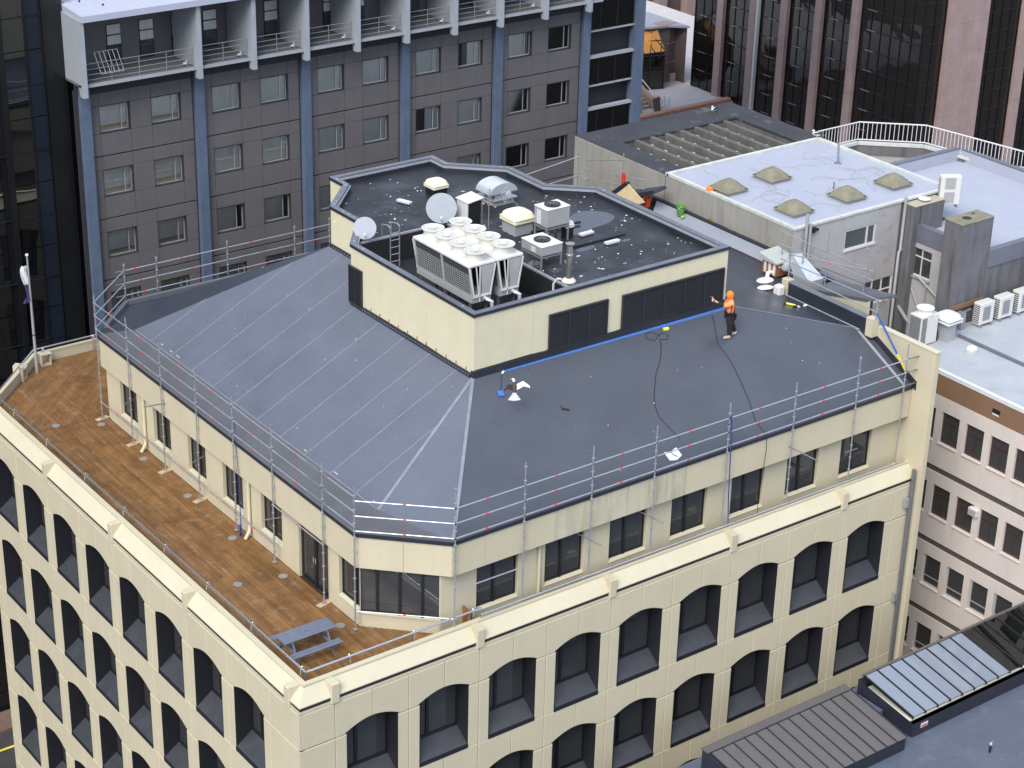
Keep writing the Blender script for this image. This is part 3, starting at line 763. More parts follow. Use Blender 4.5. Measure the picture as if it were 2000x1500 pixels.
# ---------------------------------------------------------------- chillers with fans
def chiller(name, x0, x1, label):
    y0, y1, zt, zb = 6.95, 10.36, 9.84, 7.36; ZC = 8.72
    t = thing(name, label, 'chiller', ((x0+x1)/2, (y0+y1)/2, zb), 'twin rooftop chillers')
    c = (x0+x1)/2; hw = (x1-x0)/2; nb = hw*.66
    MB().bbox(x0+.01, x1-.01, y0, y1, zt-.09, zt, .015).build('top_panel', 'unit_white', t)
    MB().box(c-nb-.02, c+nb+.02, y0+.02, y1-.02, 8.42, 8.71).build('base', 'unit_grey', t)
    for yy in (y0+.2, (y0+y1)/2, y1-.2):
        for xx in (c-nb+.05, c+nb-.05): MB().box(xx-.04, xx+.04, yy-.04, yy+.04, zb, 8.42).build('leg', 'galv_dark', t)
    # sloped coil banks left and right
    for sx in (-1, 1):
        o = MB(); gr = MB(); n_ = 2
        xt, xb = c+sx*(hw-.06), c+sx*nb
        o.add([(xt, y0+.06, zt-.1), (xt, y1-.06, zt-.1), (xb, y1-.06, ZC), (xb, y0+.06, ZC), (xt-sx*.12, y0+.06, zt-.1), (xt-sx*.12, y1-.06, zt-.1), (xb-sx*.12, y1-.06, ZC), (xb-sx*.12, y0+.06, ZC)],
              [(0,1,2,3), (4,5,6,7), (0,1,5,4), (2,3,7,6), (1,2,6,5), (0,3,7,4)])
        o.build('coil', 'coil', t)
        d = sx*.012
        for yy in (y0+.03, (y0+y1)/2, y1-.03):
            gr.add([(xt+d, yy-.06, zt-.1), (xt+d, yy+.06, zt-.1), (xb+d, yy+.06, ZC), (xb+d, yy-.06, ZC), (xt-sx*.03, yy-.06, zt-.1), (xt-sx*.03, yy+.06, zt-.1), (xb-sx*.03, yy+.06, ZC), (xb-sx*.03, yy-.06, ZC)],
                   [(0,1,2,3), (4,5,6,7), (0,1,5,4), (2,3,7,6), (1,2,6,5), (0,3,7,4)])
        gr.build('coil_frame', 'unit_grey', t)
        wires = MB()
        for k in range(9):
            s_ = .30+k*.082; z = zt-.1-(zt-ZC-.1)*s_; x = xt+(xb-xt)*s_+sx*.006; wires.tube((x, y0+.09, z), (x, y1-.09, z), .009, 4)
        for k in range(24):
            yy = y0+.15+k*(y1-y0-.3)/23; wires.tube((xt+(xb-xt)*.26+sx*.006, yy, zt-.1-(zt-ZC-.1)*.26), (xb+sx*.006, yy, ZC+.01), .006, 4)
        stuff(wires.build('coil_guard', 'unit_grey', t))
    # gable ends: V frame and flat panel
    for yy, s_ in ((y0, -1), (y1, 1)):
        e = MB(); yb = yy+s_*.02
        def bar(a, b, w=.05):
            a = Vector((a[0], yb, a[1])); b = Vector((b[0], yb, b[1])); d = (b-a); m_ = d.normalized(); n2 = Vector((-m_.z, 0, m_.x)); e.obox((a+b)/2, d/2, Vector((0, .02, 0)), n2*w/2)
        bar((x0+.04, zt-.1), (c-nb+.03, ZC)); bar((x1-.04, zt-.1), (c+nb-.03, ZC)); bar((c-.10, zt-.1), (c-.10, 8.45), .03); bar((c-nb, ZC-.05), (c+nb, ZC-.05), .08)
        bar((c-.26, zt-.1), (c-.14, ZC), .03)
        e.build('end_frame', 'unit_white', t)
        MB().add([(c-.06, yy, zt-.1), (x1-.1, yy, zt-.1), (c+nb-.07, yy, ZC), (c-.0, yy, ZC), (c-.06, yy+s_*.015, zt-.1), (x1-.1, yy+s_*.015, zt-.1), (c+nb-.07, yy+s_*.015, ZC), (c-.0, yy+s_*.015, ZC)],
                 [(0,1,2,3), (4,5,6,7), (0,1,5,4), (2,3,7,6), (1,2,6,5), (0,3,7,4)]).build('end_panel', 'unit_grey', t)
    for k in range(4):
        yc = 7.36+.856*k
        f = MB().lathe((c, yc, zt+.001), [(.36, 0), (.335, .03), (.33, .22), (.36, .27), (.405, .33), (.41, .345), (.39, .35), (.35, .31), (.33, .29)], 28).build('fan', 'offwhite', t, True)
        g = MB()
        for r_ in (.10, .16, .22, .28, .34): 
            q = 24
            for a in range(q):
                t0, t1 = 2*math.pi*a/q, 2*math.pi*(a+1)/q; g.tube((c+r_*math.cos(t0), yc+r_*math.sin(t0), zt+.345), (c+r_*math.cos(t1), yc+r_*math.sin(t1), zt+.345), .005, 4, cap=False)
        for a in range(16):
            t0 = math.pi*a/8; g.tube((c, yc, zt+.347), (c+.385*math.cos(t0), yc+.385*math.sin(t0), zt+.347), .006, 4)
        g.build('grille', 'fan_grille', f)
        MB().lathe((c, yc, zt+.352), [(.115, 0), (.11, .02), (.02, .03)], 16).build('hub', 'white_paint', f, True)
        MB().lathe((c, yc, zt+.18), [(.33, 0), (.33, .01)], 20).build('blades', 'offwhite', f)
    p = MB().path([(c+.1, y0-.02, 8.55), (c+.1, y0-.2, 8.56), (c+.2, y0-.32, 8.5), (c+.22, y0-.34, 7.6)], .07, 10); p.build('lagged_pipe', 'foil', t, True)
    return t
chiller('chiller', 11.02, 12.17, 'white chiller with four fans nearest the left parapet of the plant room')
chiller('chiller', 12.2, 13.35, 'second white chiller with four fans on the inner side of the well')

# ---------------------------------------------------------------- condenser units on stands
def condenser(x0, x1, y0, y1, zu, zt, mt, label):
    t = thing('condenser_unit', label, 'condenser', ((x0+x1)/2, (y0+y1)/2, PZ), 'condensers on stands')
    MB().bbox(x0, x1, y0, y1, zu, zt-.03, .01).build('body', mt, t)
    MB().bbox(x0-.015, x1+.015, y0-.015, y1+.015, zt-.03, zt, .008).build('lid', 'offwhite', t)
    c = ((x0+x1)/2, (y0+y1)/2)
    f = MB().lathe((*c, zt), [(.30, 0), (.31, .05), (.27, .065), (.24, .03), (.05, .03), (.05, .07), (.02, .08)], 24).build('fan', 'black', t, True)
    g = MB()
    for a in range(12): g.tube((c[0], c[1], zt+.075), (c[0]+.3*math.cos(a*math.pi/6), c[1]+.3*math.sin(a*math.pi/6), zt+.06), .006, 4)
    g.build('grille', 'steel_grey', f)
    for x in (x0+.03, x1-.03):
        for y in (y0+.03, y1-.03): MB().box(x-.025, x+.025, y-.025, y+.025, PZ+.002, zu).build('leg', 'steel_grey', t)
    b = MB().box(x0+.03, x1-.03, y0+.02, y0+.05, zu-.1, zu-.05).box(x0+.02, x0+.05, y0+.03, y1-.03, zu-.11, zu-.06).box(x0+.03, x1-.03, y1-.05, y1-.02, zu-.1, zu-.05)
    b.build('brace', 'steel_grey', t)
    MB().box(x0-.012, x0-.001, y0+.35, y0+.6, zu+.05, zt-.12).build('rating_plate', 'white_paint', t)
    return t
condenser(16.77, 17.83, 10.1, 10.87, 9.02, 9.72, 'unit_grey', 'tall grey condenser with black fan beside the large puddle')
condenser(15.17, 16.12, 8.3, 9.5, 8.84, 9.2, 'unit_grey', 'low wide condenser with black fan at the edge of the chiller well')
for a, b, lab in (((17.0, 11.30), (19.2, 11.16), 'black steel bearer lying nearest the small white vent'), ((17.4, 12.08), (19.2, 11.98), 'black steel bearer lying behind the tall condenser')):
    bm_ = thing('steel_bearer', lab, 'bearer', (a[0], a[1], PZ), 'steel bearers under the tall condenser')
    MB().obox(((a[0]+b[0])/2, (a[1]+b[1])/2, PZ+.09), ((b[0]-a[0])/2, (b[1]-a[1])/2, 0), (0, .05, 0), (0, 0, .03)).build('beam', 'black', bm_)
    for t in (.2, .8): 
        q = lerp(a, b, t); MB().box(q[0]-.04, q[0]+.04, q[1]-.05, q[1]+.05, PZ+.001, PZ+.06).build('foot', 'black', bm_)

# ---------------------------------------------------------------- mushroom and cowl vents
def mushroom(x, y, z, w, hb, hc, mt, label, baser='black', name='roof_vent', group='mushroom roof vents'):
    t = thing(name, label, 'vent', (x, y, z), group); k = w*.42
    MB().box(x-k, x+k, y-k, y+k, z+.001, z+hb).build('curb', baser, t)
    MB().bbox(x-w*.5, x+w*.5, y-w*.5, y+w*.5, z+hb, z+hb+hc*.3, .02).build('skirt', mt, t)
    vs = []; n = 9; fs = []
    for j in range(n):
        for i in range(n):
            u, v = -1+2*i/(n-1), -1+2*j/(n-1); hh = (1-abs(u)**3.5)*(1-abs(v)**3.5)
            rr = .54+.03*hh; vs.append((x+u*w*rr*(1-.08*abs(v)**4), y+v*w*rr*(1-.08*abs(u)**4), z+hb+hc*(.42+.58*hh**.55)))
    for j in range(n-1):
        for i in range(n-1): fs.append((j*n+i, j*n+i+1, (j+1)*n+i+1, (j+1)*n+i))
    m_ = MB().add(vs, fs); m_.box(x-w*.5, x+w*.5, y-w*.5, y+w*.5, z+hb+hc*.34, z+hb+hc*.43)
    m_.build('cap', mt, t, True); return t
mushroom(16.55, 16.95, PZ, .72, .26, .34, 'cream_grp', 'cream mushroom vent on a black curb in the far corner of the plant room roof')
mushroom(16.75, 11.85, PZ, .98, .45, .42, 'cream_grp', 'large cream mushroom vent beside the chillers', 'unit_grey')
mushroom(17.95, 10.35, PZ, .38, .42, .26, 'offwhite', 'small white mushroom vent under the tall condenser')
t = thing('cowl_vent', 'silver vent with a half-round hood on the plant room roof', 'vent', (18.0, 14.9, PZ))
MB().box(17.55, 18.5, 14.45, 15.35, PZ+.001, PZ+.22).build('curb', 'unit_grey', t)
MB().bbox(17.45, 18.6, 14.35, 15.45, PZ+.22, PZ+.28, .01).build('flange', 'galv', t)
MB().box(17.65, 18.4, 14.55, 15.25, PZ+.28, PZ+.5).build('neck', 'galv', t)
hd_ = MB(); n = 16; ring_ = []
for k in range(n+1):
    a = math.pi*k/n; ring_.append((18.0-.66*math.cos(a), PZ+.48+.40*math.sin(a)))
vs = [(x, 14.45, z) for x, z in ring_]+[(x, 15.4, z) for x, z in ring_]
hd_.add(vs, [(i, i+1, i+n+2, i+n+1) for i in range(n)]+[tuple(range(n+1)), tuple(range(2*n+1, n, -1)), (0, n, 2*n+1, n+1)])
hd_.build('hood', 'foil', t, True)
# ---------------------------------------------------------------- dishes
def dish(x, y, z, r_, face, h, label):
    t = thing('satellite_dish', label, 'satellite dish', (x, y, z), 'satellite dishes')
    ax = Vector(face).normalized(); c = Vector((x, y, z+h))
    MB().lathe(c, [(r_, .16*r_*2), (r_*.97, .15*r_*2), (r_*.7, .075*r_*2), (r_*.35, .018*r_*2), (.01, 0), (.01, -.02), (r_*.7, .05*r_*2), (r_*1.0, .13*r_*2), (r_*1.005, .155*r_*2)], 36, ax).build('reflector', 'dish', t, True)
    p = MB().path([(x, y, z+.001), (x, y, z+h*.55), c-ax*.1], .035, 8); p.build('mount', 'galv', t, True)
    tip = c+ax*r_*1.1-Vector((0, 0, r_*.55)); a0 = c-Vector((0, 0, r_*.93))+ax*.2*r_
    MB().path([a0, tip], .014, 6).build('feed_arm', 'steel_grey', t); MB().tube(tip, tip-ax*.12+Vector((0,0,.06)), .035, 8).build('receiver', 'offwhite', t)
    return t
dish(11.35, 13.98, PZ+.06, .42, (-.55, -.80, .18), .52, 'small grey satellite dish at the corner of the chiller well')
dish(14.75, 13.98, PZ, .58, (-.55, -.80, .12), .70, 'large grey satellite dish behind the chillers')
# cabinet, flue, ladder, antennas, light fittings
t = thing('roof_cabinet', 'white metal cabinet with open dark side behind the large dish', 'cabinet', (15.8, 13.6, PZ))
MB().box(15.45, 16.05, 13.25, 13.9, PZ+.001, PZ+.93).build('body', 'black', t)
MB().add([(15.38, 13.15, PZ+.94), (16.12, 13.15, PZ+1.04), (16.12, 13.98, PZ+1.04), (15.38, 13.98, PZ+.94), (15.38, 13.15, PZ+.97), (16.12, 13.15, PZ+1.07), (16.12, 13.98, PZ+1.07), (15.38, 13.98, PZ+.97)], [(0,1,2,3), (4,5,6,7), (0,1,5,4), (1,2,6,5), (2,3,7,6), (3,0,4,7)]).build('lid', 'white_paint', t)
MB().box(15.42, 15.448, 13.22, 13.93, PZ+.01, PZ+.94).build('side_panel', 'white_paint', t)
for x, y in ((16.06, 13.22), (16.06, 13.9)): MB().box(x, x+.04, y-.02, y+.02, PZ+.001, PZ+1.02).build('post', 'galv', t)
t = thing('flue_pipe', 'stainless steel flue with a flared cap at the front parapet', 'flue', (15.36, 6.92, PZ))
MB().lathe((15.36, 6.92, PZ+.001), [(.26, 0), (.25, .04), (.15, .12)], 20).build('base_collar', 'cream_grp', t, True)
MB().lathe((15.36, 6.92, PZ+.1), [(.115, 0), (.115, .85), (.135, .86), (.135, .92), (.115, .94), (.10, 1.25)], 20).build('pipe', 'stainless', t, True)
MB().lathe((15.36, 6.92, PZ+1.36), [(.10, 0), (.17, .05), (.17, .07), (.03, .12)], 20).build('cap', 'stainless', t, True)
t = thing('ladder', 'steel ladder hanging into the chiller well below the small dish', 'ladder', (12.3, 13.6, 7.36))
for x in (12.08, 12.48): MB().path([(x, 13.4, 7.36), (x, 13.4, 8.95), (x, 13.55, 9.0), (x, 13.95, 8.92), (x, 13.98, PZ+.09)], .025, 8).build('rail', 'galv', t)
for k in range(5): MB().tube((12.08, 13.4, 7.6+.28*k), (12.48, 13.4, 7.6+.28*k), .016, 6).build('rung', 'galv', t)
t = thing('yagi_antenna', 'upright grid television antenna beside the large cream vent', 'antenna', (15.95, 12.6, PZ))
MB().tube((15.95, 12.6, PZ+.001), (15.95, 12.6, PZ+1.35), .02, 8).build('mast', 'galv', t)
el = MB()
for k in range(11):
    z = PZ+.42+k*.05; el.tube((15.68, 12.72, z), (16.22, 12.48, z), .009, 4)
el.build('reflector_bars', 'black', t)
el = MB(); el.tube((15.95, 12.6, PZ+.9), (16.0, 12.64, PZ+1.6), .015, 6)
for k in range(9): el.tube((15.88, 12.62, PZ+.98+k*.07), (16.08, 12.6, PZ+.98+k*.07), .01, 4)
el.build('directors', 'galv', t)
t = thing('panel_antenna', 'small tilted wire antenna on a leaning pole by the cowl vent', 'antenna', (17.95, 12.75, PZ))
MB().path([(17.95, 12.75, PZ+.001), (17.8, 12.85, PZ+.25), (17.4, 13.2, PZ+.78)], .02, 6).build('pole', 'galv_dark', t)
el = MB(); c = Vector((17.28, 13.3, PZ+.92)); u = Vector((.55, .2, .15)).normalized()*.26; v = Vector((-.25, .2, .9)).normalized()*.22
for k in range(6): el.tube(c-u+v*(-1+.4*k), c+u+v*(-1+.4*k), .012, 4)
for k in range(3): el.tube(c-v+u*(-1+k), c+v+u*(-1+k), .014, 4)
el.build('grid', 'alu', t); MB().obox(c+Vector((.05, -.05, 0)), u*.45, v*.4, Vector((.03, -.04, 0))).build('receiver', 'alu', t)
def lightfix(x, y, rz, label):
    t = thing('flood_light', label, 'light fitting', (x, y, PZ), 'flat light fittings on the plant room roof')
    d = Vector((math.cos(rz), math.sin(rz), 0)); s_ = Vector((-d.y, d.x, 0))
    MB().obox((x, y, PZ+.035), d*.3, s_*.11, (0, 0, .015)).build('base', 'galv_dark', t)
    m_ = MB(); 
    for q in (-.05, .05): m_.obox(Vector((x, y, PZ+.085))+s_*q, d*.31, s_*.045, (0, 0, .035))
    m_.build('housing', 'white_paint', t)
    MB().obox(Vector((x, y, PZ+.012)), d*.2, s_*.08, (0, 0, .008)).build('foot', 'black', t)
lightfix(14.85, 16.65, R(110), 'white strip light fitting lying near the large dish')
lightfix(18.68, 10.12, R(2), 'white strip light fitting lying at the edge of the large puddle')
lightfix(18.93, 8.9, R(0), 'white strip light fitting lying nearest the front parapet')
t = thing('pipe_stub', 'short white bent pipe sticking out of the chiller well', 'pipe', (14.55, 6.75, 7.36))
MB().path([(14.55, 6.75, 7.36), (14.55, 6.75, 8.5), (14.6, 6.6, 8.72), (14.66, 6.45, 8.74)], .04, 8).build('pipe', 'white_paint', t, True)
# ================================================================ scaffolding round the eaves
def scaffold(label, posts, ledgers, loc, stubs=(), group='scaffold runs on the roofs'):
    t = thing('scaffold', label, 'scaffold', loc, group)
    for (x, y, z0, z1, sole) in posts:
        s_ = MB().tube((x, y, z0+.03), (x, y, z1), .024, 8).build('standard', 'galv', t)
        c = MB(); z = z0+.45
        while z < z1-.05:
            c.lathe((x, y, z-.012), [(.03, 0), (.055, .004), (.055, .02), (.03, .024)], 8); z += .5
        c.lathe((x, y, z1-.16), [(.03, 0), (.03, .05)], 8)
        stuff(c.build('couplers', 'galv', s_))
        if sole is not None:
            MB().bbox(x-.075, x+.075, y-.075, y+.075, z0+.035, z0+.045, .003).tube((x, y, z0+.04), (x, y, z0+.3), .018, 6).build('base_plate', 'galv', s_)
            if sole: 
                d = Vector((math.cos(sole), math.sin(sole), 0)); n_ = Vector((-d.y, d.x, 0))
                MB().obox((x, y, z0+.018), d*.27, n_*.11, (0, 0, .016)).build('sole_board', 'timber_pale', s_)
    for q in ledgers:
        a, b = Vector(q[0]), Vector(q[1]); d = (b-a).normalized()
        l_ = MB().tube(a-d*.03, b+d*.03, .024, 8)
        for e in (a, b): l_.lathe(e-Vector((0, 0, .03)), [(.04, 0), (.045, .03), (.04, .06)], 6)
        l_ = l_.build('ledger', q[3] if len(q) > 3 else 'galv', t)
        if len(q) > 2 and q[2] is not None:
            p = a+(b-a)*q[2]; MB().tube(p-d*.055, p+d*.055, .0265, 8).build('tape_mark', 'red_tape', l_)
    for a, b in stubs:
        MB().tube(a, b, .024, 8).build('tie_tube', 'galv_dark', t)
    return t
XP = 3.72; ZT = (5.12, 4.58, 4.05)
lp = [21.2, 18.55, 15.9, 13.2, 10.53, 7.87, 4.64, 2.71]
posts = [(XP, y, ZD, 5.45+(.05 if i % 2 else 0), (R(12) if i not in (4, 5, 7) else 0)) for i, y in enumerate(lp)]
led = []
for i in range(7):
    for k, z in enumerate(ZT): led.append(((XP, lp[i], z), (XP, lp[i+1], z), .5 if i < 6 else None))
for i in range(5): led.append(((XP, lp[i], .94), (XP, lp[i+1], .94), .5))
led.append(((XP, lp[5], 2.47), (XP, lp[6], 2.47), .5))
FA = (3.72, 2.71); FB = (6.08, .52)
fx = [6.08, 8.79, 11.56, 14.27, 17.55, 20.68, 23.8, 26.3]; ZF = (4.98, 4.44, 3.90)
for z in ZF: led.append(((*FA, z), (*FB, z), .5))
led.append(((*FA, .94), (*FB, .94), .5))
stubs = [((3.35, 18.35, 2.08), (3.98, 18.7, 2.02)), ((3.05, 16.0, 3.02), (3.82, 15.85, 3.02)), ((3.4, 13.0, 1.95), (4.15, 13.3, 1.95)), ((3.4, 7.95, 1.95), (4.15, 7.75, 1.95))]
for y, zz in ((4.64, ZT),):
    for z in zz: stubs.append(((3.72, 5.55, z+.05), (3.72, 4.3, z+.05)))
scaffold('tube scaffold standing on the timber terrace along the left eave', posts, led, (XP, 12, ZD), stubs)
posts = [(x, .52, ZD, (5.8, 5.8, 5.6, 5.6, 5.55, 5.5, 5.75, 5.6)[i], 0) for i, x in enumerate(fx)]
led = []
for i in range(7):
    for z in ZF: led.append(((fx[i], .52, z), (fx[i+1], .52, z), .45))
    if i > 0: led.append(((fx[i], .52, .70), (fx[i+1], .52, .70), .5))
led.append(((fx[0], .52, 1.98), (fx[1], .52, 1.98), None))
stubs = [((fx[2]-.2, 1.0, 2.2), (fx[2]+.25, .2, 1.95)), ((fx[3]-.2, 1.0, 2.2), (fx[3]+.25, .2, 1.95)), ((fx[5], .64, 2.95), (fx[5]+.35, -.5, 2.75)), ((fx[6]-.3, .5, 1.95), (fx[6]+.3, .5, 1.95)),
         ((26.3, .52, ZF[0]), (26.9, .5, ZF[0])), ((26.3, .52, ZF[1]), (26.9, .5, ZF[1])), ((26.3, .52, ZF[2]), (26.9, .5, ZF[2]))]
scaffold('long tube scaffold along the front eave behind the sloped cream parapet', posts, led, (16, .52, ZD), stubs)
bx = [6.1, 7.52, 10.72, 13.9, 15.6]
posts = [(x, 23.5, 3.93, 5.45, None) for x in bx]+[(XP+.001, 21.2, 3.0, 3.1, None)]
posts = posts[:-1]
led = []
for i in range(4):
    for k, z in enumerate((5.14, 4.6, 4.08)): led.append(((bx[i], 23.5, z), (bx[i+1], 23.5, z), (.35, .5, .6)[k]))
for z in (5.14, 4.6, 4.08): led.append(((3.74, 21.25, z), (6.1, 23.5, z), .5)); 
stubs = [((5.7, 23.5, z), (6.1, 23.5, z)) for z in (5.14, 4.6, 4.08)]
scaffold('tube scaffold handrails along the rear eave in front of the dark hotel', posts, led, (9, 23.5, 3.93), stubs)
posts = [(28.2, 22.6, 3.9, 6.3, None), (28.2, 21.9, 3.9, 6.4, None), (28.2, 19.45, 4.9, 7.15, None), (21.4, 21.6, 4.0, 6.3, None), (22.6, 21.6, 4.0, 6.3, None)]
led = [((28.2, 21.9, 6.15), (28.2, 19.45, 6.85), .5), ((28.2, 21.9, 5.7), (28.2, 18.0, 6.35), .7), ((28.2, 21.9, 5.25), (28.2, 18.0, 5.95), .7), ((21.4, 21.6, 5.9), (28.2, 22.6, 6.1), .5), ((21.4, 21.6, 5.3), (28.2, 22.6, 5.2), .5), ((28.2, 22.6, 5.2), (28.2, 21.9, 5.2), None), ((28.2, 20.2, 5.3), (28.2, 18.0, 5.5), None)]
scaffold('tube scaffold behind the plant room against the stained concrete wall', posts, led, (28.2, 20, 3.9))
posts = [(26.72, 7.36, 5.69, 6.8, None), (26.72, 2.62, 5.69, 6.55, None), (28.2, 9.3, 4.95, 6.85, None), (28.2, 8.1, 4.95, 7.0, None), (28.2, 6.8, 4.6, 7.6, None), (28.2, 4.75, 4.6, 7.7, None)]
led = [((26.72, 7.8, 6.42), (26.72, 2.62, 6.5), None), ((26.72, 7.9, 6.05), (26.72, 2.62, 6.02), None), ((28.2, 9.4, 6.75), (28.2, 4.4, 6.72), None), ((28.2, 9.4, 6.22), (28.2, 4.35, 6.38), None), ((26.72, 7.36, 6.75), (28.2, 4.6, 6.72), .5, 'galv_dark'), ((28.2, 7.0, 6.0), (28.2, 4.75, 6.1), None, 'galv_dark')]
scaffold('tube scaffold over the light well beside the grey rendered annex', posts, led, (27.5, 6, 4.6))
for x, y, z in ((28.2, 8.1, 6.5), (28.2, 6.8, 6.2), (28.2, 4.75, 6.9), (28.2, 4.75, 6.3)): pass

# ---------------------------------------------------------------- terrace handrail
t = thing('handrail', 'polished tube handrail along the edge of the timber terrace', 'handrail', (.6, 10, .6))
c = .60; zr_ = .93
def off(p): return p
RP = [(7.2, c), (c, c), (c, 24.1), (3.55, 27.2), (9, 27.2)]
MB().path([(7.2, c, zr_), (c+.02, c, zr_)], .036, 10).path([(c, c, zr_), (c, 24.1, zr_), (3.55, 27.2, zr_), (9, 27.2, zr_)], .036, 10).build('top_rail', 'steel_bright', t, True)
def gooseneck(x, y, dx, dy):
    p = [(x, y, .28), (x, y, .70), (x+dx*.02, y+dy*.02, .80), (x+dx*.10, y+dy*.10, .86), (x+dx*.16, y+dy*.16, .84), (x+dx*.17, y+dy*.17, .78)]
    return MB().tube((x, y, .25), (x, y, zr_-.02), .022, 8).path([(x, y, zr_-.02), (x+dx*.06, y+dy*.06, zr_+.03), (x+dx*.13, y+dy*.13, zr_-.01), (x+dx*.14, y+dy*.14, .30)], .02, 8)
for y in (.9, 3.95, 6.9, 9.9, 13.0, 16.1, 19.4, 22.4): gooseneck(c, y, 1, 0).build('post', 'steel_bright', t, True)
for x in (2.2, 4.6, 6.9): gooseneck(x, c, 0, 1).build('post', 'steel_bright', t, True)
for x, y, dx, dy in ((2.45, 26.05, .7, -.7), (3.95, 27.2, 0, -1), (6.2, 27.2, 0, -1)): gooseneck(x, y, dx, dy).build('post', 'steel_bright', t, True)
t = thing('front_rail', 'long galvanised pipe rail fixed behind the front parapet', 'handrail', (16, .5, .66))
MB().tube((7.05, .44, .80), (26.75, .44, .72), .035, 10).build('top_rail', 'steel_bright', t, True)
MB().tube((7.4, .60, .45), (26.6, .60, .45), .022, 8).build('lower_rail', 'galv', t, True)
for x in (7.1, 9.9, 12.6, 15.4, 18.1, 20.9, 23.6, 26.4): MB().tube((x, .46, .3), (x, .45, .78), .02, 8).build('post', 'galv', t)
# low post boxes on the inside of the far parapet
for x, y, rz, lab in ((2.62, 26.2, R(45), 'cream boxed parapet post on the angled corner of the terrace'), (3.98, 27.0, 0, 'cream boxed parapet post beside the flagpole')):
    t = thing('post_box', lab, 'post', (x, y, ZD), 'boxed parapet posts')
    d = Vector((math.cos(rz), math.sin(rz), 0)); n_ = Vector((-d.y, d.x, 0))
    for q in (-1, 1): MB().obox(Vector((x, y, ZD+.25))+d*.19*q, d*.02, n_*.12, (0, 0, .25)).build('side', 'cream', t)
    MB().obox((x, y, ZD+.52), d*.23, n_*.14, (0, 0, .02)).build('top', 'cream_pale', t)
    MB().obox(Vector((x, y, ZD+.04)), d*.165, n_*.11, (0, 0, .035)).build('foot', 'cream', t)
# flagpole
t = thing('flagpole', 'white flagpole with a furled flag in the far corner of the terrace', 'flagpole', (3.36, 26.5, ZD))
MB().tube((3.36, 26.5, ZD), (3.36, 26.5, 5.35), .07, 12, .035).build('pole', 'alu', t, True)
MB().lathe((3.36, 26.5, 5.35), [(.035, 0), (.07, .03), (.06, .09), (.02, .11)], 12).build('finial', 'white_paint', t, True)
vs = []; fs = []
for i in range(15):
    for j in range(5):
        z = 4.95-i*.115; wv = .05*math.sin(i*.9+j*1.7); vs.append((3.30-.045*j*(1+.5*math.sin(i*.5)), 26.48+wv+.02*j, z))
for i in range(14):
    for j in range(4): fs.append((i*5+j, i*5+j+1, (i+1)*5+j+1, (i+1)*5+j))
up_ = MB().add(vs[:40], fs[:28]); up_.build('flag', 'white_paint', t, True)
lo_ = MB().add(vs[35:], [tuple(k-35 for k in f) for f in fs[28:]]); lo_.build('flag', 'purple', t, True)
MB().lathe((3.36, 26.5, 1.9), [(.06, 0), (.065, .05)], 10).build('cleat_band', 'black', t)
# round plates set in the terrace
for i, (x, y, lab) in enumerate(((1.95, 21.6, 'at the far open end'), (1.97, 7.32, 'in the middle of the terrace opposite the glass door'), (3.5, 6.93, 'by the glass door'), (3.35, 10.16, 'under the hanging blue rope'), (3.45, 3.21, 'behind the picnic table'), (3.45, 20.75, 'by the first scaffold foot'), (3.5, 17.25, 'below the first drainpipe'), (3.5, 13.75, 'between two scaffold feet'))):
    o = MB().lathe((x, y, ZD+.004), [(.16, 0), (.16, .010), (.14, .013)], 24).build('deck_plate', 'disc_grey', None, True)
    tag(o, 'round grey deck plate '+lab, 'cover plate', 'round deck plates')
# picnic table
t = thing('picnic_table', 'grey slatted picnic table with two attached benches on the terrace', 'picnic table', (1.8, 2.55, ZD))
for k in range(5): MB().bbox(.85, 2.76, 2.27+k*.128, 2.27+k*.128+.118, .92, .955, .006).build('top_slat', 'picnic', t)
for k in range(2):
    for y in (1.77+k*.145, 3.06+k*.125): MB().bbox(.85, 2.68, y, y+.125, .64, .67, .006).build('bench_slat', 'picnic', t)
for x in (1.15, 2.42):
    for s_ in (-1, 1): MB().obox((x, 2.58+s_*.42, .57), (.02, 0, 0), (0, .045, 0), Vector((0, -s_*.20, .35))).build('leg', 'picnic', t)
    MB().box(x-.06, x-.022, 1.8, 3.32, .56, .635).build('bearer', 'picnic', t); MB().box(x-.06, x-.022, 2.25, 2.92, .84, .918).build('bearer', 'picnic', t)
    MB().obox((x+(.22 if x < 2 else -.22), 2.585, .74), (.24 if x < 2 else -.24, 0, .17), (0, .035, 0), Vector((.012, 0, -.012))).build('brace', 'picnic', t)
MB().lathe((1.78, 2.585, .956), [(.025, 0), (.024, .003)], 10).build('umbrella_hole', 'black', t)
# plank gate end and rope
t = thing('plank_gate', 'brown timber plank gate closing the walkway at the corner', 'gate', (6.72, .75, ZD))
MB().obox((6.74, .78, .62), (.02, 0, 0), (0, .19, 0), (0, 0, .38)).build('board', 'plank', t)
MB().obox((6.70, .78, .62), (.015, 0, 0), (0, .03, 0), (0, 0, .38)).build('batten', 'plank', t)
t = thing('blue_rope', 'dark blue rope and bundle hanging from the left scaffold', 'rope', (3.75, 10.25, ZD))
MB().path([(3.75, 10.45, 4.6), (3.74, 10.35, 3.6), (3.76, 10.28, 2.2), (3.72, 10.2, 1.0), (3.68, 10.12, .35)], .014, 6).build('line', 'blue_rope', t)
MB().path([(3.68, 10.12, .24+.1*k/3+.02) if k % 2 else (3.60+.05*math.sin(k), 10.08+.05*math.cos(k), .26+.09*k/3) for k in range(14)], .03, 6).build('bundle', 'blue_rope', t)
t = thing('rope_tie', 'dark blue rope wound down a post of the front scaffold', 'rope', (17.6, .5, .7))
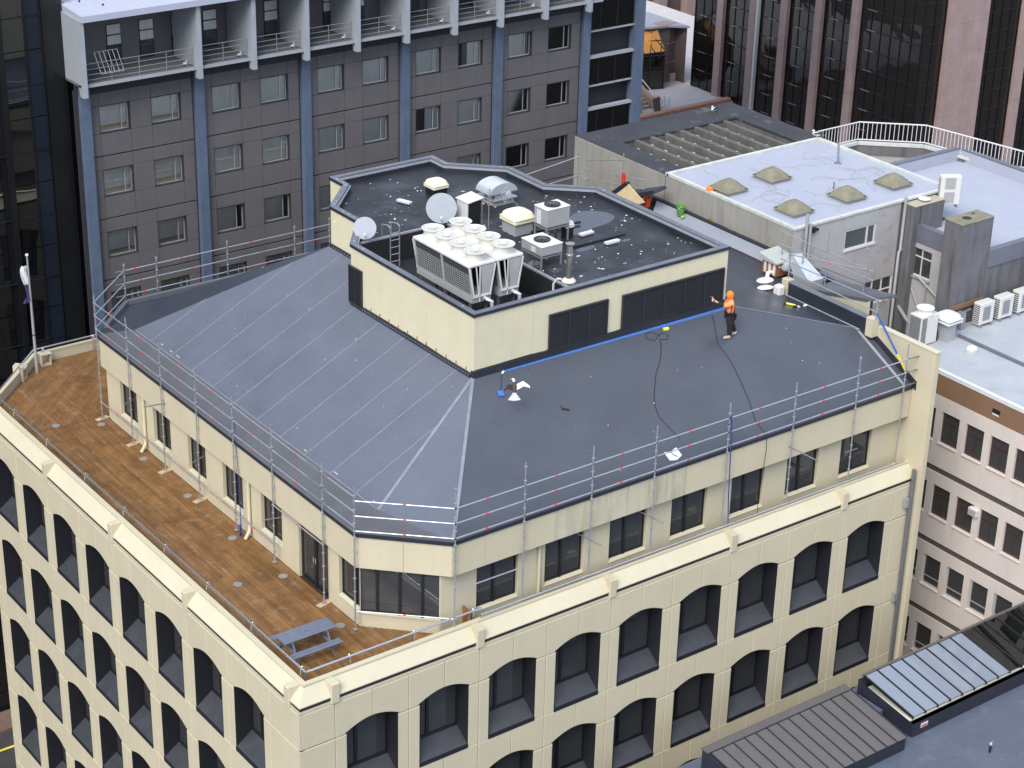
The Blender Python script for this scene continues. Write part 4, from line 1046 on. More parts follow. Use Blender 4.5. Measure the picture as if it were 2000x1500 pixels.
MB().path([(17.57, .46, 5.1), (17.62, .44, 4.4), (17.66, .45, 3.4), (17.72, .46, 2.0), (17.8, .45, .75)], .022, 6).build('line', 'blue_rope', t)
MB().path([(17.55+.04*math.cos(k*1.3), .5+.05*math.sin(k*1.3), 4.3+.06*k) for k in range(14)], .018, 6).build('coil', 'blue_rope', t)
# blue and yellow strap on the fin wall
t = thing('ratchet_strap', 'blue and yellow strap stretched across the fin wall', 'strap', (26.6, 1.8, 5.3))
a, b, m_ = Vector((26.72, 2.62, 6.0)), Vector((26.33, .55, 4.50)), Vector((26.44, 1.15, 4.93))
MB().obox((a+m_)/2, (m_-a)/2, (.0, .03, -.04), (.006, 0, 0)).build('blue_band', 'blue_strap', t)
MB().obox((b+m_)/2, (b-m_)/2, (.0, .03, -.04), (.006, 0, 0)).build('yellow_band', 'yellow', t)
# ================================================================ dark hotel behind
hotel = thing('hotel_building', 'dark grey hotel with blue columns and curtained windows behind the cream building', 'building', (26, 42, GZ))
HY = 36.0; BP = 5.72; HX = 10.23
def hz(f): return 5.34-3.02*f           # storey base, f = 0 the top storey
cols = [(.53, .97), (.97, 2.5), (2.5, 3.56), (3.56, 5.07), (5.07, 5.66)]; rows_ = [(0.02, 1.05), (1.05, 2.37), (2.37, 2.99)]
pm = {}
for ci, (a, b) in enumerate(cols):
    for ri, (c, d) in enumerate(rows_):
        pm[ci, ri] = MB().bevel_prism([(a+.008, c+.008), (b-.008, c+.008), (b-.008, d-.008), (a+.008, d-.008)], 0, .06, .008).mesh('cladding_panel', 'hotel_panel')
WW, WHt = 1.46, 1.24
wf = MB()
for a, b, c, d in ((-WW/2, -WW/2+.05, 0, WHt), (WW/2-.05, WW/2, 0, WHt), (-WW/2+.05, WW/2-.05, 0, .05), (-WW/2+.05, WW/2-.05, WHt-.05, WHt), (WW/2-.36, WW/2-.32, .05, WHt-.05)): wf.box(a, b, .16, .21, c, d)
wf = wf.mesh('window', 'alu')
wr = MB().box(-WW/2-.03, -WW/2, .0, .3, -.03, WHt+.03).box(WW/2, WW/2+.03, .0, .3, -.03, WHt+.03).box(-WW/2, WW/2, .0, .3, WHt, WHt+.03).box(-WW/2, WW/2, .0, .3, -.03, 0).mesh('reveal', 'hotel_joint')
wp = MB().box(-WW/2+.05, WW/2-.05, .18, .186, .05, WHt-.05).mesh('pane', 'pane_hotel')
def curtain_mesh(x0, x1, z0, z1, n, amp=.022, seed=0):
    rr = random.Random(seed); vs = []; k = n*4
    for i in range(k+1):
        x = x0+(x1-x0)*i/k; y = .245+amp*math.sin(i*math.pi/2+rr.uniform(-.3, .3)); vs += [(x, y, z0), (x+rr.uniform(-.006, .006), y-.01, z1)]
    return MB().add(vs, [(2*i, 2*i+2, 2*i+3, 2*i+1) for i in range(k)]).mesh('curtain', 'curtain', smooth=True)
full = [curtain_mesh(-WW/2+.02, WW/2-.02, .02, WHt-.02, 22, seed=s) for s in (1, 2, 3)]
part_r = curtain_mesh(-.05, WW/2-.02, .02, WHt-.02, 12, seed=5); part_l = curtain_mesh(-WW/2+.02, .42, .02, WHt-.02, 17, seed=6)
short = curtain_mesh(-WW/2+.02, WW/2-.02, .26, WHt-.02, 22, seed=8)
ledge_me = MB().box(-WW/2, WW/2, .225, .34, .02, .24).mesh('window_ledge', 'ledge'); ledge2 = MB().box(-WW/2, WW/2, .211, .24, .06, .12).mesh('window_ledge', 'blind')
blind_me = MB().box(-WW/2+.04, WW/2-.04, .22, .24, WHt-.28, WHt-.04).mesh('blind', 'blind')
dark_me = MB().box(-WW/2-.1, WW/2+.1, .9, .95, -.2, WHt+.2).mesh('room_wall', 'room')
rh = random.Random(4)
for f in range(4):
    for bnum in range(5):
        bx0 = HX+BP*bnum
        for ci in range(5):
            for ri in range(3):
                if ri == 1 and ci in (1, 3): continue
                place('cladding_panel', pm[ci, ri], (bx0, HY, hz(f)), hotel)
        for ci in (1, 3):
            xc = bx0+(cols[ci][0]+cols[ci][1])/2-.02; wz = hz(f)+1.10
            w = place('window', wf, (xc, HY, wz), hotel)
            place('reveal', wr, (0,0,0), w, local=True); place('pane', wp, (0,0,0), w, local=True); place('room_wall', dark_me, (0,0,0), w, local=True)
            key = (f, bnum, ci)
            if key == (0, 3, 3): place('curtain', part_r, (0,0,0), w, local=True)
            elif key == (1, 3, 1): place('curtain', part_r, (0,0,0), w, local=True)
            elif key in ((0, 4, 1), (1, 4, 3), (2, 1, 1), (2, 1, 3)): place('curtain', part_l, (0,0,0), w, local=True)
            elif bnum == 0:
                place('curtain', short, (0,0,0), w, local=True); place('window_ledge', ledge_me, (0,0,0), w, local=True); place('window_ledge', ledge2, (0,0,0), w, local=True)
                if (f, ci) != (0, 3): place('blind', blind_me, (0,0,0), w, local=True)
            else: place('curtain', rh.choice(full), (0,0,0), w, local=True)
# backing with window holes is made of strips between the openings
bk = MB()
for f in range(4):
    z0 = hz(f)
    bk.box(HX+.3, HX+BP*5, HY+.07, HY+.12, z0-.02, z0+1.06); bk.box(HX+.3, HX+BP*5, HY+.07, HY+.12, z0+2.37, z0+3.0)
    for bnum in range(5):
        for a, b in ((.3, .985), (2.48, 3.575), (5.06, BP+.3)): bk.box(HX+BP*bnum+a, HX+BP*bnum+b, HY+.072, HY+.118, z0+1.06, z0+2.37)
bk.build('backing', 'hotel_joint', hotel)
MB().box(HX, 43, HY, HY+.3, GZ, hz(3)-.03).build('lower_wall', 'hotel_panel', hotel)
MB().box(HX-.05, 43.2, HY+1.3, 52, GZ, 8.9).build('inner_mass', 'hotel_joint', hotel)
for k in range(6):
    x = HX+BP*k; MB().bbox(x, x+.5, HY-.22, HY+.1, GZ, 8.75, .012).build('column', 'hotel_blue', hotel)
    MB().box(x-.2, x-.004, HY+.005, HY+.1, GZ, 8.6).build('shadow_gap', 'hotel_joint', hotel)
    jt = MB()
    for z in (6.1, 3.3, .6): jt.box(x-.003, x+.503, HY-.224, HY-.1, z, z+.03)
    jt.build('column_joint', 'hotel_blue', hotel)
MB().bbox(42.45, 43.05, HY-.22, HY+1.2, GZ, 14, .012).build('column', 'hotel_blue', hotel)
MB().box(HX-.1, 39.4, HY-.06, HY+.15, 8.36, 8.98).build('soffit_shade', 'hotel_joint', hotel)  # dark band painted in for the shade under the balcony slab
MB().box(HX-.25, 39.4, HY-1.0, HY+1.4, 9.0, 9.12).build('balcony_slab', 'hotel_deck', hotel)
MB().box(HX-.25, 39.4, HY-1.04, HY-1.002, 8.98, 9.13).build('slab_edge', 'hotel_grey', hotel)
MB().box(HX, 39.4, HY+1.3, HY+1.5, 9.12, 12.2).build('set_back_wall', 'hotel_panel', hotel)
roof = MB().add([(10.05, 34.6, 12.0), (60, 34.6, 12.0), (60, 52, 12.9), (10.05, 52, 12.9), (10.05, 34.6, 12.28), (60, 34.6, 12.28), (60, 52, 13.2), (10.05, 52, 13.2)], [(0,1,2,3), (4,5,6,7), (0,1,5,4), (1,2,6,5), (2,3,7,6), (3,0,4,7)]).build('roof', 'canopy_white', hotel)
for x, y in ((10.9, 36.6), (11.6, 35.7), (12.3, 36.6)): MB().lathe((x, y, 12.28+(y-34.6)*.0529), [(.05, 0), (.04, .08)], 8).build('roof_vent', 'black', roof)
rs_ = MB()
for k in range(12): 
    x = 10.2+k*.35; rs_.add([(x, 34.7, 12.288), (x+.05, 34.7, 12.288), (x+.05, 50, 13.10), (x, 50, 13.10), (x+.025, 34.7, 12.315), (x+.025, 50, 13.125)], [(0, 1, 4), (0, 4, 5, 3), (1, 2, 5, 4)])
stuff(rs_.build('roof_ribs', 'canopy_white', roof))
fins = [9.98, 15.66, 18.48, 21.32, 24.15, 26.98, 29.83, 32.65, 35.48, 38.34]
fin_me = MB().add([(0, 0, -.52), (.22, 0, -.52), (.22, 0, 2.95), (0, 0, 2.95), (0, .35, -.52), (.22, .35, -.52), (.22, 2.4, .02), (0, 2.4, .02), (.22, 2.4, 3.0), (0, 2.4, 3.0), (.22, .5, .02), (0, .5, .02)],
                  [(0,1,2,3), (0,4,5,1), (4,11,10,5), (11,7,6,10), (7,9,8,6), (3,2,8,9), (1,5,10,6,8,2), (0,3,9,7,11,4)]).mesh('fin', 'hotel_grey')
for x in fins: place('fin', fin_me, (x, 34.78, 9.1), hotel)
# set-back windows
sw = MB().box(-.37, .37, -.02, .01, 0, 1.8).mesh('window', 'frame_black'); sp = MB().box(-.33, .33, -.05, -.03, .85, 1.76).mesh('pane', 'pane_hotel'); sc_ = MB().box(-.33, .33, -.028, -.022, .85, 1.76).mesh('curtain', 'curtain'); sl = MB().box(-.33, .33, -.045, -.03, .05, .82).mesh('lower_pane', 'pane_dark'); sd_ = MB().box(-.34, .34, -.06, -.02, 1.27, 1.32).mesh('transom', 'frame_black')
k = 0
x = 12.75
while x < 39:
    w = place('window', sw, (x, HY+1.3, 9.2), hotel)
    for nm, me in (('pane', sp), ('curtain', sc_), ('lower_pane', sl), ('transom', sd_)): place(nm, me, (0,0,0), w, local=True)
    x += 1.63
# balcony rails between the fins
e = [fins[0]+.25]+[v for f in fins[1:] for v in (f-.02, f+.24)]+[39.4]
for i in range(0, len(e), 2):
    a, b = e[i], e[i+1]; r_ = MB()
    for z in (9.24, 9.48, 9.72, 9.97): r_.tube((a, HY-.78, z), (b, HY-.78, z), .018, 6)
    n = max(2, int((b-a)/1.1))
    for q in range(n+1): x = a+(b-a)*q/n; r_.tube((x, HY-.78, 9.12), (x, HY-.78, 9.97), .018, 6)
    r_.build('balcony_rail', 'steel_grey', hotel)
    l = MB().lathe((b-.35, HY-.6, 9.20), [(.09, 0), (.10, .04), (.05, .07)], 12).box(b-.3, b-.24, HY-.62, HY-.58, 9.12, 9.36).build('balcony_light', 'white_paint', hotel)
    if a > 15: MB().lathe((a+.12, HY-.6, 9.20), [(.07, 0), (.08, .04), (.04, .06)], 12).build('balcony_light', 'white_paint', hotel)
# loose frame leaning on the first balcony rail
t = thing('wire_frame', 'wire frame panel leaning on the first hotel balcony rail', 'frame', (11.6, 35.3, 9.12))
fr_ = MB()
for k in range(6): fr_.tube((11.05+k*.22, 35.15, 9.45), (10.95+k*.22, 35.55, 10.35), .014, 6)
fr_.tube((11.05, 35.15, 9.45), (12.15, 35.15, 9.45), .014, 6).tube((10.95, 35.55, 10.35), (12.05, 35.55, 10.35), .014, 6)
fr_.build('bars', 'alu', t)
# glazed corner bay
for zb, zt in ((7.15, 9.0), (4.15, 5.65), (1.15, 2.78)):
    MB().box(39.4, 42.45, HY-.05, HY+.25, zb-.07, zb).build('bay_sill', 'unit_grey', hotel)
    MB().box(39.4, 42.45, HY-.12, HY+.2, zt, zt+.12).build('bay_head', 'hotel_grey', hotel)
    w = MB().box(39.42, 39.48, HY+.02, HY+.1, zb, zt).box(40.1, 40.16, HY+.02, HY+.1, zb, zt).box(41.25, 41.31, HY+.02, HY+.1, zb, zt).box(42.36, 42.44, HY+.02, HY+.1, zb, zt).build('window', 'frame_black', hotel)
    for a, b in ((39.48, 40.1), (40.16, 41.25), (41.31, 42.36)): MB().box(a, b, HY+.05, HY+.056, zb, zt).build('pane', 'pane_hotel', w)
    for a, b, s_ in ((40.2, 41.25, 3), (41.4, 42.3, 4)):
        cm = curtain_mesh(a, b, zb+.02, zt-.02, 9, .04, s_); place('curtain', cm, (0, HY, 0), w)
    MB().box(39.4, 42.45, HY+.9, HY+.95, zb-.1, zt+.1).build('room_wall', 'room', w)
    MB().box(39.42, 42.4, HY+.12, HY+.88, zb-.05, zb+.03).build('window_ledge', 'blind', w)
MB().box(39.4, 42.45, HY+.35, HY+.4, 5.72, 7.1).build('bay_spandrel', 'reveal_dark', hotel); MB().box(39.4, 42.45, HY+.35, HY+.4, 2.85, 4.1).build('bay_spandrel', 'reveal_dark', hotel)
MB().box(39.4, 42.9, HY-.1, HY+1.2, 9.12, 9.2).build('bay_cap', 'hotel_grey', hotel)

# ================================================================ black glass tower on the left
tower = thing('glass_tower', 'black mirrored glass office tower at the left edge', 'tower', (-5, 42, GZ))
TY = 36.6
MB().box(-30, 10.0, TY+.1, 60, GZ, 30).build('core', 'tower_black', tower)
MB().box(9.05, 10.04, TY-.02, TY+.1, GZ, 30).build('corner_cladding', 'tower_black', tower)
xs = [-1.0, .75, 2.5, 4.25, 6.0, 7.05]
colx = [(9.03-.78, 9.03)]+[(x+.12, x+1.63) for x in (-3.8, -2.05, -.3, 1.45, 3.2, 4.95)]+[(7.2, 8.23)]
zl_ = [-.17+3.06*k for k in range(-8, 10)]
for (a, b) in colx:
    for k in range(len(zl_)-1):
        for c, d in ((zl_[k]+.05, zl_[k]+1.55), (zl_[k]+1.60, zl_[k+1]-.02)):
            if (d < -3.5 or c > 14): continue
            MB().box(a, b, TY+.02, TY+.05, c, d).build('pane', 'pane_mirror' if a < 8.2 else 'tower_blueblack', tower)
fm = MB()
for x in [c[0] for c in colx]+[9.0]: fm.box(x-.05, x+.0, TY-.04, TY+.06, GZ, 30)
fm.box(6.9, 7.15, TY-.15, TY+.06, GZ, 30)
fm.build('mullions', 'tower_black', tower)
fm = MB()
for z in zl_:
    fm.box(-20, 9.03, TY-.02, TY+.06, z, z+.04)
fm.build('transoms', 'tower_blueblack', tower)
# ---------------------------------------------------------------- ground, road
g = MB().box(-400, 700, -400, 700, GZ-.5, GZ).build('ground', 'asphalt'); structure(g, 'dark asphalt street far below the buildings')
p = MB().box(-40, 10, 35.0, 36.5, GZ+.004, GZ+.13).build('pavement', 'pavement'); structure(p, 'brown pavement at the foot of the glass tower')
l = MB().box(-20, 12, 33.6, 33.75, GZ, GZ+.004).build('road_marking', 'yellow'); structure(l, 'yellow line painted along the street')
# ================================================================ concrete slab building with the beam opening
slab = thing('concrete_building', 'stained concrete building with a dark flat roof and open concrete beams', 'building', (34, 21, GZ))
SX0, SX1, SY0, SY1, SZT = 29.4, 39.0, 17.9, 24.4, 6.4
OX0, OX1, OY0, OY1 = 30.6, 37.55, 17.9, 22.42
rf = MB().box(SX0, OX0, SY0, SY1, SZT-.12, SZT).box(OX1, SX1, SY0+.06, SY1, SZT-.12, SZT).box(OX0, OX1, OY1, SY1, SZT-.12, SZT)
rf.build('roof', 'slab_bitumen', slab)
ys = [18.0, 19.42, 20.5, 21.3, 22.16, 23.33, 24.4]
def wall_x(name, x, y0, y1, z0, z1, th, mt, par, b=.012):
    m_ = MB().bevel_prism([(0, z0), (y1-y0-.012, z0), (y1-y0-.012, z1), (0, z1)], 0, th, b); return place(name, m_.mesh(name, mt), (x, y1-.006, 0), par, R(-90))
for i in range(6): wall_x('concrete_panel', SX0-.02, ys[i], ys[i+1], GZ, SZT-.03, .2, 'concrete', slab)
MB().box(SX0+.2, SX0+.3, SY0, SY1, GZ, 6.2).box(SX0+.3, SX1-.05, SY1-.3, SY1-.02, GZ, 6.25).build('inner_wall', 'concrete', slab)
MB().box(OX0-.3, OX1+.3, OY0, OY1+.3, 4.6, 4.7).build('void_floor', 'black', slab)
MB().box(OX0, OX1, OY1+.001, OY1+.2, 4.7, SZT-.13).box(OX1+.001, OX1+.2, OY0, OY1, 4.7, SZT-.13).box(OX0-.2, OX0-.001, OY0, OY1, 4.7, SZT-.13).build('void_walls', 'concrete_beam', slab)
bm_me = MB().bbox(-.11, .11, 17.92, 22.415, SZT-.55, SZT-.02, .015).mesh('beam', 'concrete_beam')
for k, x in enumerate((31.42, 32.33, 33.22, 34.12, 35.03, 35.93, 36.83)): place('beam', bm_me, (x, 0, 0), slab)
blk = MB()
tabs = MB().box(-.06, .06, -.07, .07, -.03, .03).mesh('bearing_block', 'white_paint')
rk = random.Random(6)
for k, x in enumerate((30.72, 31.62, 32.53, 33.42, 34.32, 35.23, 36.13)):
    for q in range(5):
        y = 18.3+q*.92+rk.uniform(-.05, .05); place('bearing_block', tabs, (x+.40, y, SZT-.30), slab)
# ================================================================ annex with the cracked white roof
annex = thing('annex_building', 'grey rendered annex with a cracked white roof and five domed rooflights', 'building', (34, 14, GZ))
AX0, AX1, AY0, AY1, AZ = 29.4, 38.6, 9.9, 17.85, 6.40
MB().box(AX0+.1, AX1-.1, AY0+.1, AY1-.1, AZ-.1, AZ).build('roof', 'white_roof', annex)
rim = MB().box(AX0-.04, AX0+.14, AY0+.14, AY1, AZ-.02, AZ+.1).box(AX1-.14, AX1+.04, AY0+.14, AY1, AZ-.02, AZ+.1).box(AX0-.04, AX1+.04, AY1-.1, AY1+.1, AZ-.02, AZ+.105).box(AX0-.04, AX1+.04, AY0-.05, AY0+.14, AZ-.02, AZ+.07)
rim.build('roof_rim', 'white_rim', annex)
yj = [9.9, 11.3, 12.44, 13.66, 14.85, 16.05, 17.22, 17.95]
for i in range(7): wall_x('concrete_panel', AX0-.02, yj[i], yj[i+1], GZ, AZ-.03, .2, 'concrete', annex)
ms = MB(); yy = 10.2
while yy < 18.9:
    L = rk.uniform(.1, .35); ms.box(AX0-.04, AX0-.022, yy, yy+L*.97, 5.14, 5.19+rk.random()**2*.13); yy += L
stuff(ms.build('moss_line', 'moss', annex))
# front wall in strips round its two windows
fwm = MB(); WA = (32.42, 34.24, 4.83, 5.72); WB = (33.82, 35.62, 1.95, 3.06)
for a, b, c, d in ((AX0-.015, WA[0], 3.06, AZ-.03), (WA[1], 35.66, 3.06, AZ-.03), (WA[0], WA[1], WA[3], AZ-.03), (WA[0], WA[1], 3.06, WA[2]), (AX0-.015, WB[0], GZ, 3.06), (WB[0], WB[1], GZ, WB[2]), (WB[1], 35.66, GZ, 3.06)): fwm.box(a, b, AY0, AY0+.2, c, d)
fwm.build('front_wall', 'render_grey', annex); MB().box(35.665, 36.3, AY0+.02, AY0+.2, GZ, AZ-.04).build('corner_wall', 'concrete_dark', annex)
MB().box(32.38, 34.3, AY0-.006, AY0-.001, 5.74, 6.36).build('repair_patch', 'patch_grey', annex)
w = MB().box(*WA[:2], AY0+.02, AY0+.12, WA[2], WA[2]+.06).box(*WA[:2], AY0+.02, AY0+.12, WA[3]-.06, WA[3]).box(WA[0], WA[0]+.06, AY0+.02, AY0+.12, WA[2]+.06, WA[3]-.06).box(WA[1]-.06, WA[1], AY0+.02, AY0+.12, WA[2]+.06, WA[3]-.06).box(33.72, 33.80, AY0+.02, AY0+.12, WA[2]+.06, WA[3]-.06).box(WA[0]-.04, WA[1]+.04, AY0-.05, AY0-.002, WA[2]-.05, WA[2]+.02).build('window', 'white_paint', annex)
MB().box(WA[0]+.06, 33.72, AY0+.06, AY0+.066, WA[2]+.06, WA[3]-.06).build('pane', 'pane_frost', w); MB().box(33.80, WA[1]-.06, AY0+.06, AY0+.066, WA[2]+.06, WA[3]-.06).build('pane', 'pane_frost', w)
w = MB()
for x in (WB[0], 34.4, 34.98, WB[1]-.05): w.box(x, x+.05, AY0+.03, AY0+.12, WB[2], WB[3])
for z in (WB[2], 2.45, WB[3]-.05): w.box(*WB[:2], AY0+.035, AY0+.115, z, z+.05)
w = w.build('window', 'offwhite', annex)
MB().box(*WB[:2], AY0+.07, AY0+.075, *WB[2:]).build('pane', 'pane_dark', w)
op = MB().obox((35.1, AY0-.12, 2.2), (.0, .16, .12), (.02, 0, 0), (0, .012, -.016)).obox((34.75, AY0-.12, 2.2), (.0, .16, .12), (.02, 0, 0), (0, .012, -.016)).box(34.73, 35.12, AY0-.3, AY0-.26, 2.28, 2.32).build('open_sash', 'offwhite', w)
MB().box(AX0+.3, 39, AY0+1.5, AY1, 1, 6.2).build('core', 'room', annex)
MB().box(AX1-.1, AX1, AY0+.2, AY1, GZ, AZ-.03).build('side_wall', 'render_grey', annex)
# domed rooflights
for i, (x, y) in enumerate(((29.95+.35, 14.9), (32.95, 15.0), (36.85, 11.55), (33.95, 11.45), (30.85, 11.45))):
    w_ = .62; vs = []; n = 9; fs = []
    for j in range(n):
        for k in range(n):
            u, v = -1+2*k/(n-1), -1+2*j/(n-1); r_ = max(abs(u), abs(v)); h = .40*(1-r_**1.8)*(1-.25*abs(u*v)); vs.append((x+u*w_*.93, y+v*w_*.93, AZ+.17+h))
    for j in range(n-1):
        for k in range(n-1): fs.append((j*n+k, j*n+k+1, (j+1)*n+k+1, (j+1)*n+k))
    m_ = MB().add(vs, fs)
    o = m_.build('rooflight', 'dome', annex, True)
    MB().bbox(x-w_, x+w_, y-w_, y+w_, AZ+.11, AZ+.17, .012).build('dome_flange', 'dome', o); MB().box(x-w_+.1, x+w_-.1, y-w_+.1, y+w_-.1, AZ, AZ+.11).build('curb', 'unit_grey', o)
# crazed cracks in the coating
ck = MB()
def crack(x, y, a, n, w0):
    for _ in range(n):
        L = rk.uniform(.12, .3); a += rk.uniform(-.7, .7); x2, y2 = x+L*math.cos(a), y+L*math.sin(a)
        if not (AX0+.3 < x2 < AX1-.3 and AY0+.3 < y2 < AY1-.3): return
        nx, ny = -math.sin(a)*w0, math.cos(a)*w0
        ck.poly([(x-nx, y-ny, AZ+.004), (x2-nx*.8, y2-ny*.8, AZ+.004), (x2+nx*.8, y2+ny*.8, AZ+.004), (x+nx, y+ny, AZ+.004)])
        if rk.random() < .22: crack(x2, y2, a+rk.choice((-1, 1))*1.0, n//2, w0*.7)
        x, y = x2, y2; w0 *= .97
for x, y, a, n in ((31, 12.6, .3, 12), (32, 12.9, 1.2, 10), (33, 13.1, -.6, 10), (31.5, 13.6, 2.4, 8), (35.2, 13.2, .4, 14), (36, 12.8, 1.8, 12), (36.8, 13.6, -.4, 10), (34.8, 15.2, 1.0, 10), (31, 16.4, .2, 8), (33, 16.6, -.5, 9), (37, 15, 2, 9), (35.5, 11.4, .2, 9), (31.6, 11.5, .9, 8), (37.3, 12.2, 1.5, 8), (30.2, 13.3, .7, 8), (34.2, 13.8, .1, 8)): crack(x, y, a, n, .011)
stuff(ck.build('roof_cracks', 'crack', annex))
MB().tube((34.3, 12.6, AZ), (34.3, 12.6, AZ+.32), .03, 8).build('roof_pipe', 'galv_dark', annex); MB().path([(36.9, 14.95, AZ), (37.0, 15.05, AZ+.25), (37.25, 15.35, AZ+.75)], .045, 8).lathe((36.9, 14.95, AZ), [(.18, 0), (.1, .06)], 10).build('roof_pipe', 'galv_dark', annex)
# down pipes on the annex
for pts in ([(29.98, AY0-.12, 7.0), (29.98, AY0-.12, 3.5)], [(30.2, AY0-.12, 6.55), (30.2, AY0-.12, 3.5)], [(35.82, AY0-.1, 6.6), (35.82, AY0-.1, 4.2), (35.74, AY0-.1, 4.1), (35.74, AY0-.1, -4)], [(35.82, AY0-.1, 4.25), (36.05, AY0-.1, 4.15), (36.2, AY0-.12, 3.9), (36.2, AY0-.12, -4)]):
    MB().path(pts, .07, 10).build('down_pipe', 'unit_grey', annex, True)
MB().lathe((30.45, AY0-.05, 6.2), [(.1, -.1), (.12, .1)], 8).box(30.35, 30.7, AY0-.12, AY0-.005, 6.15, 6.25).build('wall_lamp', 'black', annex)
# ================================================================ grey building with chimney
gb = thing('grey_building', 'dark streaked concrete building with a flat white roof and a stout chimney', 'building', (40, 10, GZ))
X2, Y2, Z2 = 36.2, 5.55, 5.45
MB().prism([(X2+.1, Y2+.1), (50, Y2+.1), (50, 9.5), (44.9, 15.0), (38.7, 15.0), (38.7, 9.8), (X2+.1, 9.8)], 4.9, 5.02).build('roof', 'white_roof', gb)
pp = MB().box(X2-.05, X2+.25, 6.5, 9.75, 4.7, Z2).box(36.4, 50, Y2-.05, Y2+.25, 4.7, Z2-.004)
pp.build('parapet', 'flashing_top', gb)
pp = MB().box(38.7, 45.4, 15.0, 15.3, 4.8, 5.62).box(45.1, 45.4, 4, 15.0, 4.8, 5.618); pp.build('parapet', 'flashing_top', gb)
MB().box(38.7, 45.09, 14.98, 14.998, 5.0, 5.55).box(45.08, 45.098, 5, 14.98, 5.0, 5.55).build('parapet_lining', 'white_roof', gb)
wc = (8.35, 9.5, 3.15, 4.42)
lw = MB()
for a, b, c, d in ((6.4, wc[0], GZ, 4.69), (wc[1], 9.88, GZ, 4.69), (wc[0], wc[1], GZ, wc[2]), (wc[0], wc[1], wc[3], 4.69)): lw.box(X2, X2+.25, a, b, c, d)
lw.build('side_wall', 'render_grey', gb)
w = MB()
for y in (wc[0], (wc[0]+wc[1])/2-.025, wc[1]-.05): w.box(X2+.06, X2+.14, y, y+.05, wc[2], wc[3])
for z in (wc[2], 4.0, wc[3]-.05): w.box(X2+.065, X2+.135, wc[0], wc[1], z, z+.05)
w = w.build('window', 'white_paint', gb); MB().box(X2+.09, X2+.096, wc[0], wc[1], wc[2], wc[3]).build('pane', 'pane_dark', w); MB().box(X2-.08, X2+.06, wc[0]-.06, wc[1]+.06, wc[2]-.09, wc[2]-.002).build('sill', 'concrete', w)
MB().box(36.4, 50, Y2, Y2+.25, GZ, 4.69).build('front_wall', 'concrete_dark', gb)
MB().box(38.6, 50, 5, 9.7, -5, 4.6).build('core', 'room', gb)
ch = MB().prism([(34.6, 5.6), (36.5, 5.6), (36.5, 6.52), (34.6, 6.52)], GZ, 6.86).build('chimney', 'concrete_dark', gb)
MB().bbox(34.58, 36.52, 5.58, 6.54, 6.862, 6.93, .02).build('chimney_top', 'dome', ch)
MB().lathe((35.35, 6.05, 6.925), [(.2, 0), (.2, .012)], 20).build('flue_hole', 'black', ch); MB().lathe((36.0, 6.3, 6.925), [(.08, 0), (.08, .01)], 14).build('flue_hole', 'black', ch)
pr_ = MB().prism([(35.9, 9.3), (37.7, 9.3), (37.7, 9.88), (35.9, 9.88)], GZ, 6.25).build('pier', 'concrete_dark', gb)
MB().bbox(35.88, 37.72, 9.28, 9.89, 6.252, 6.32, .02).build('pier_cap', 'cream_joint', pr_)
t = thing('roof_cowl', 'small white round vent cap on the concrete pier', 'vent', (36.75, 9.6, 6.32)); MB().lathe((36.75, 9.6, 6.32), [(.1, 0), (.1, .06), (.26, .07), (.27, .1), (.1, .15)], 20).build('cap', 'offwhite', t, True)
# pipes in the corner
MB().path([(36.1, 8.9, 3.2), (36.1, 7.6, 2.6), (35.6, 6.9, 2.1)], .05, 8).path([(36.1, 8.4, 2.9), (36.1, 8.4, 1.6)], .04, 8).path([(36.12, 9.2, 2.55), (36.1, 8.6, 1.7), (36.0, 7.6, 1.6)], .04, 8).build('waste_pipe', 'unit_grey', gb, True)
MB().path([(35.9, 9.6, 1.6), (35.3, 8.6, 1.55), (34.6, 7.4, 1.6), (34.0, 6.6, 1.6)], .08, 8).build('waste_pipe', 'unit_grey', gb, True)
# ---------------------------------------------------------------- air conditioners
def split_unit(x, y, z, rz, label, w=.86, h=.72, d=.34, feet=.12, fans=1, group='split air conditioning units'):
    t = thing('air_conditioner', label, 'air conditioner', (x, y, z), group, rz)
    def L(mb, name, mt, sm=False):
        me = mb.mesh(name, mt, smooth=sm); return place(name, me, (0,0,0), t, local=True)
    L(MB().bbox(-w/2, w/2, -d/2, d/2, feet, feet+h, .02), 'case', 'unit_white')
    for k in range(fans):
        zc = feet+h*(k+.5)/fans; r_ = min(.3, h/fans*.38)
        L(MB().box(-w*.28, w*.22, -d/2-.012, -d/2-.001, zc-r_*1.02, zc+r_*1.02), 'fan_guard', 'steel_grey' if fans == 1 else 'unit_grey')
    sd = MB()
    for k in range(9): sd.box(-w/2-.006, -w/2-.001, -d/2+.03, d/2-.03, feet+.08+k*h*.095, feet+.12+k*h*.095)
    L(sd, 'side_slots', 'black')
    if feet > .02:
        L(MB().box(-w/2+.08, -w/2+.14, -d/2-.05, d/2+.05, .001, feet), 'foot', 'steel_grey'); L(MB().box(w/2-.14, w/2-.08, -d/2-.05, d/2+.05, .001, feet), 'foot', 'steel_grey')
    return t
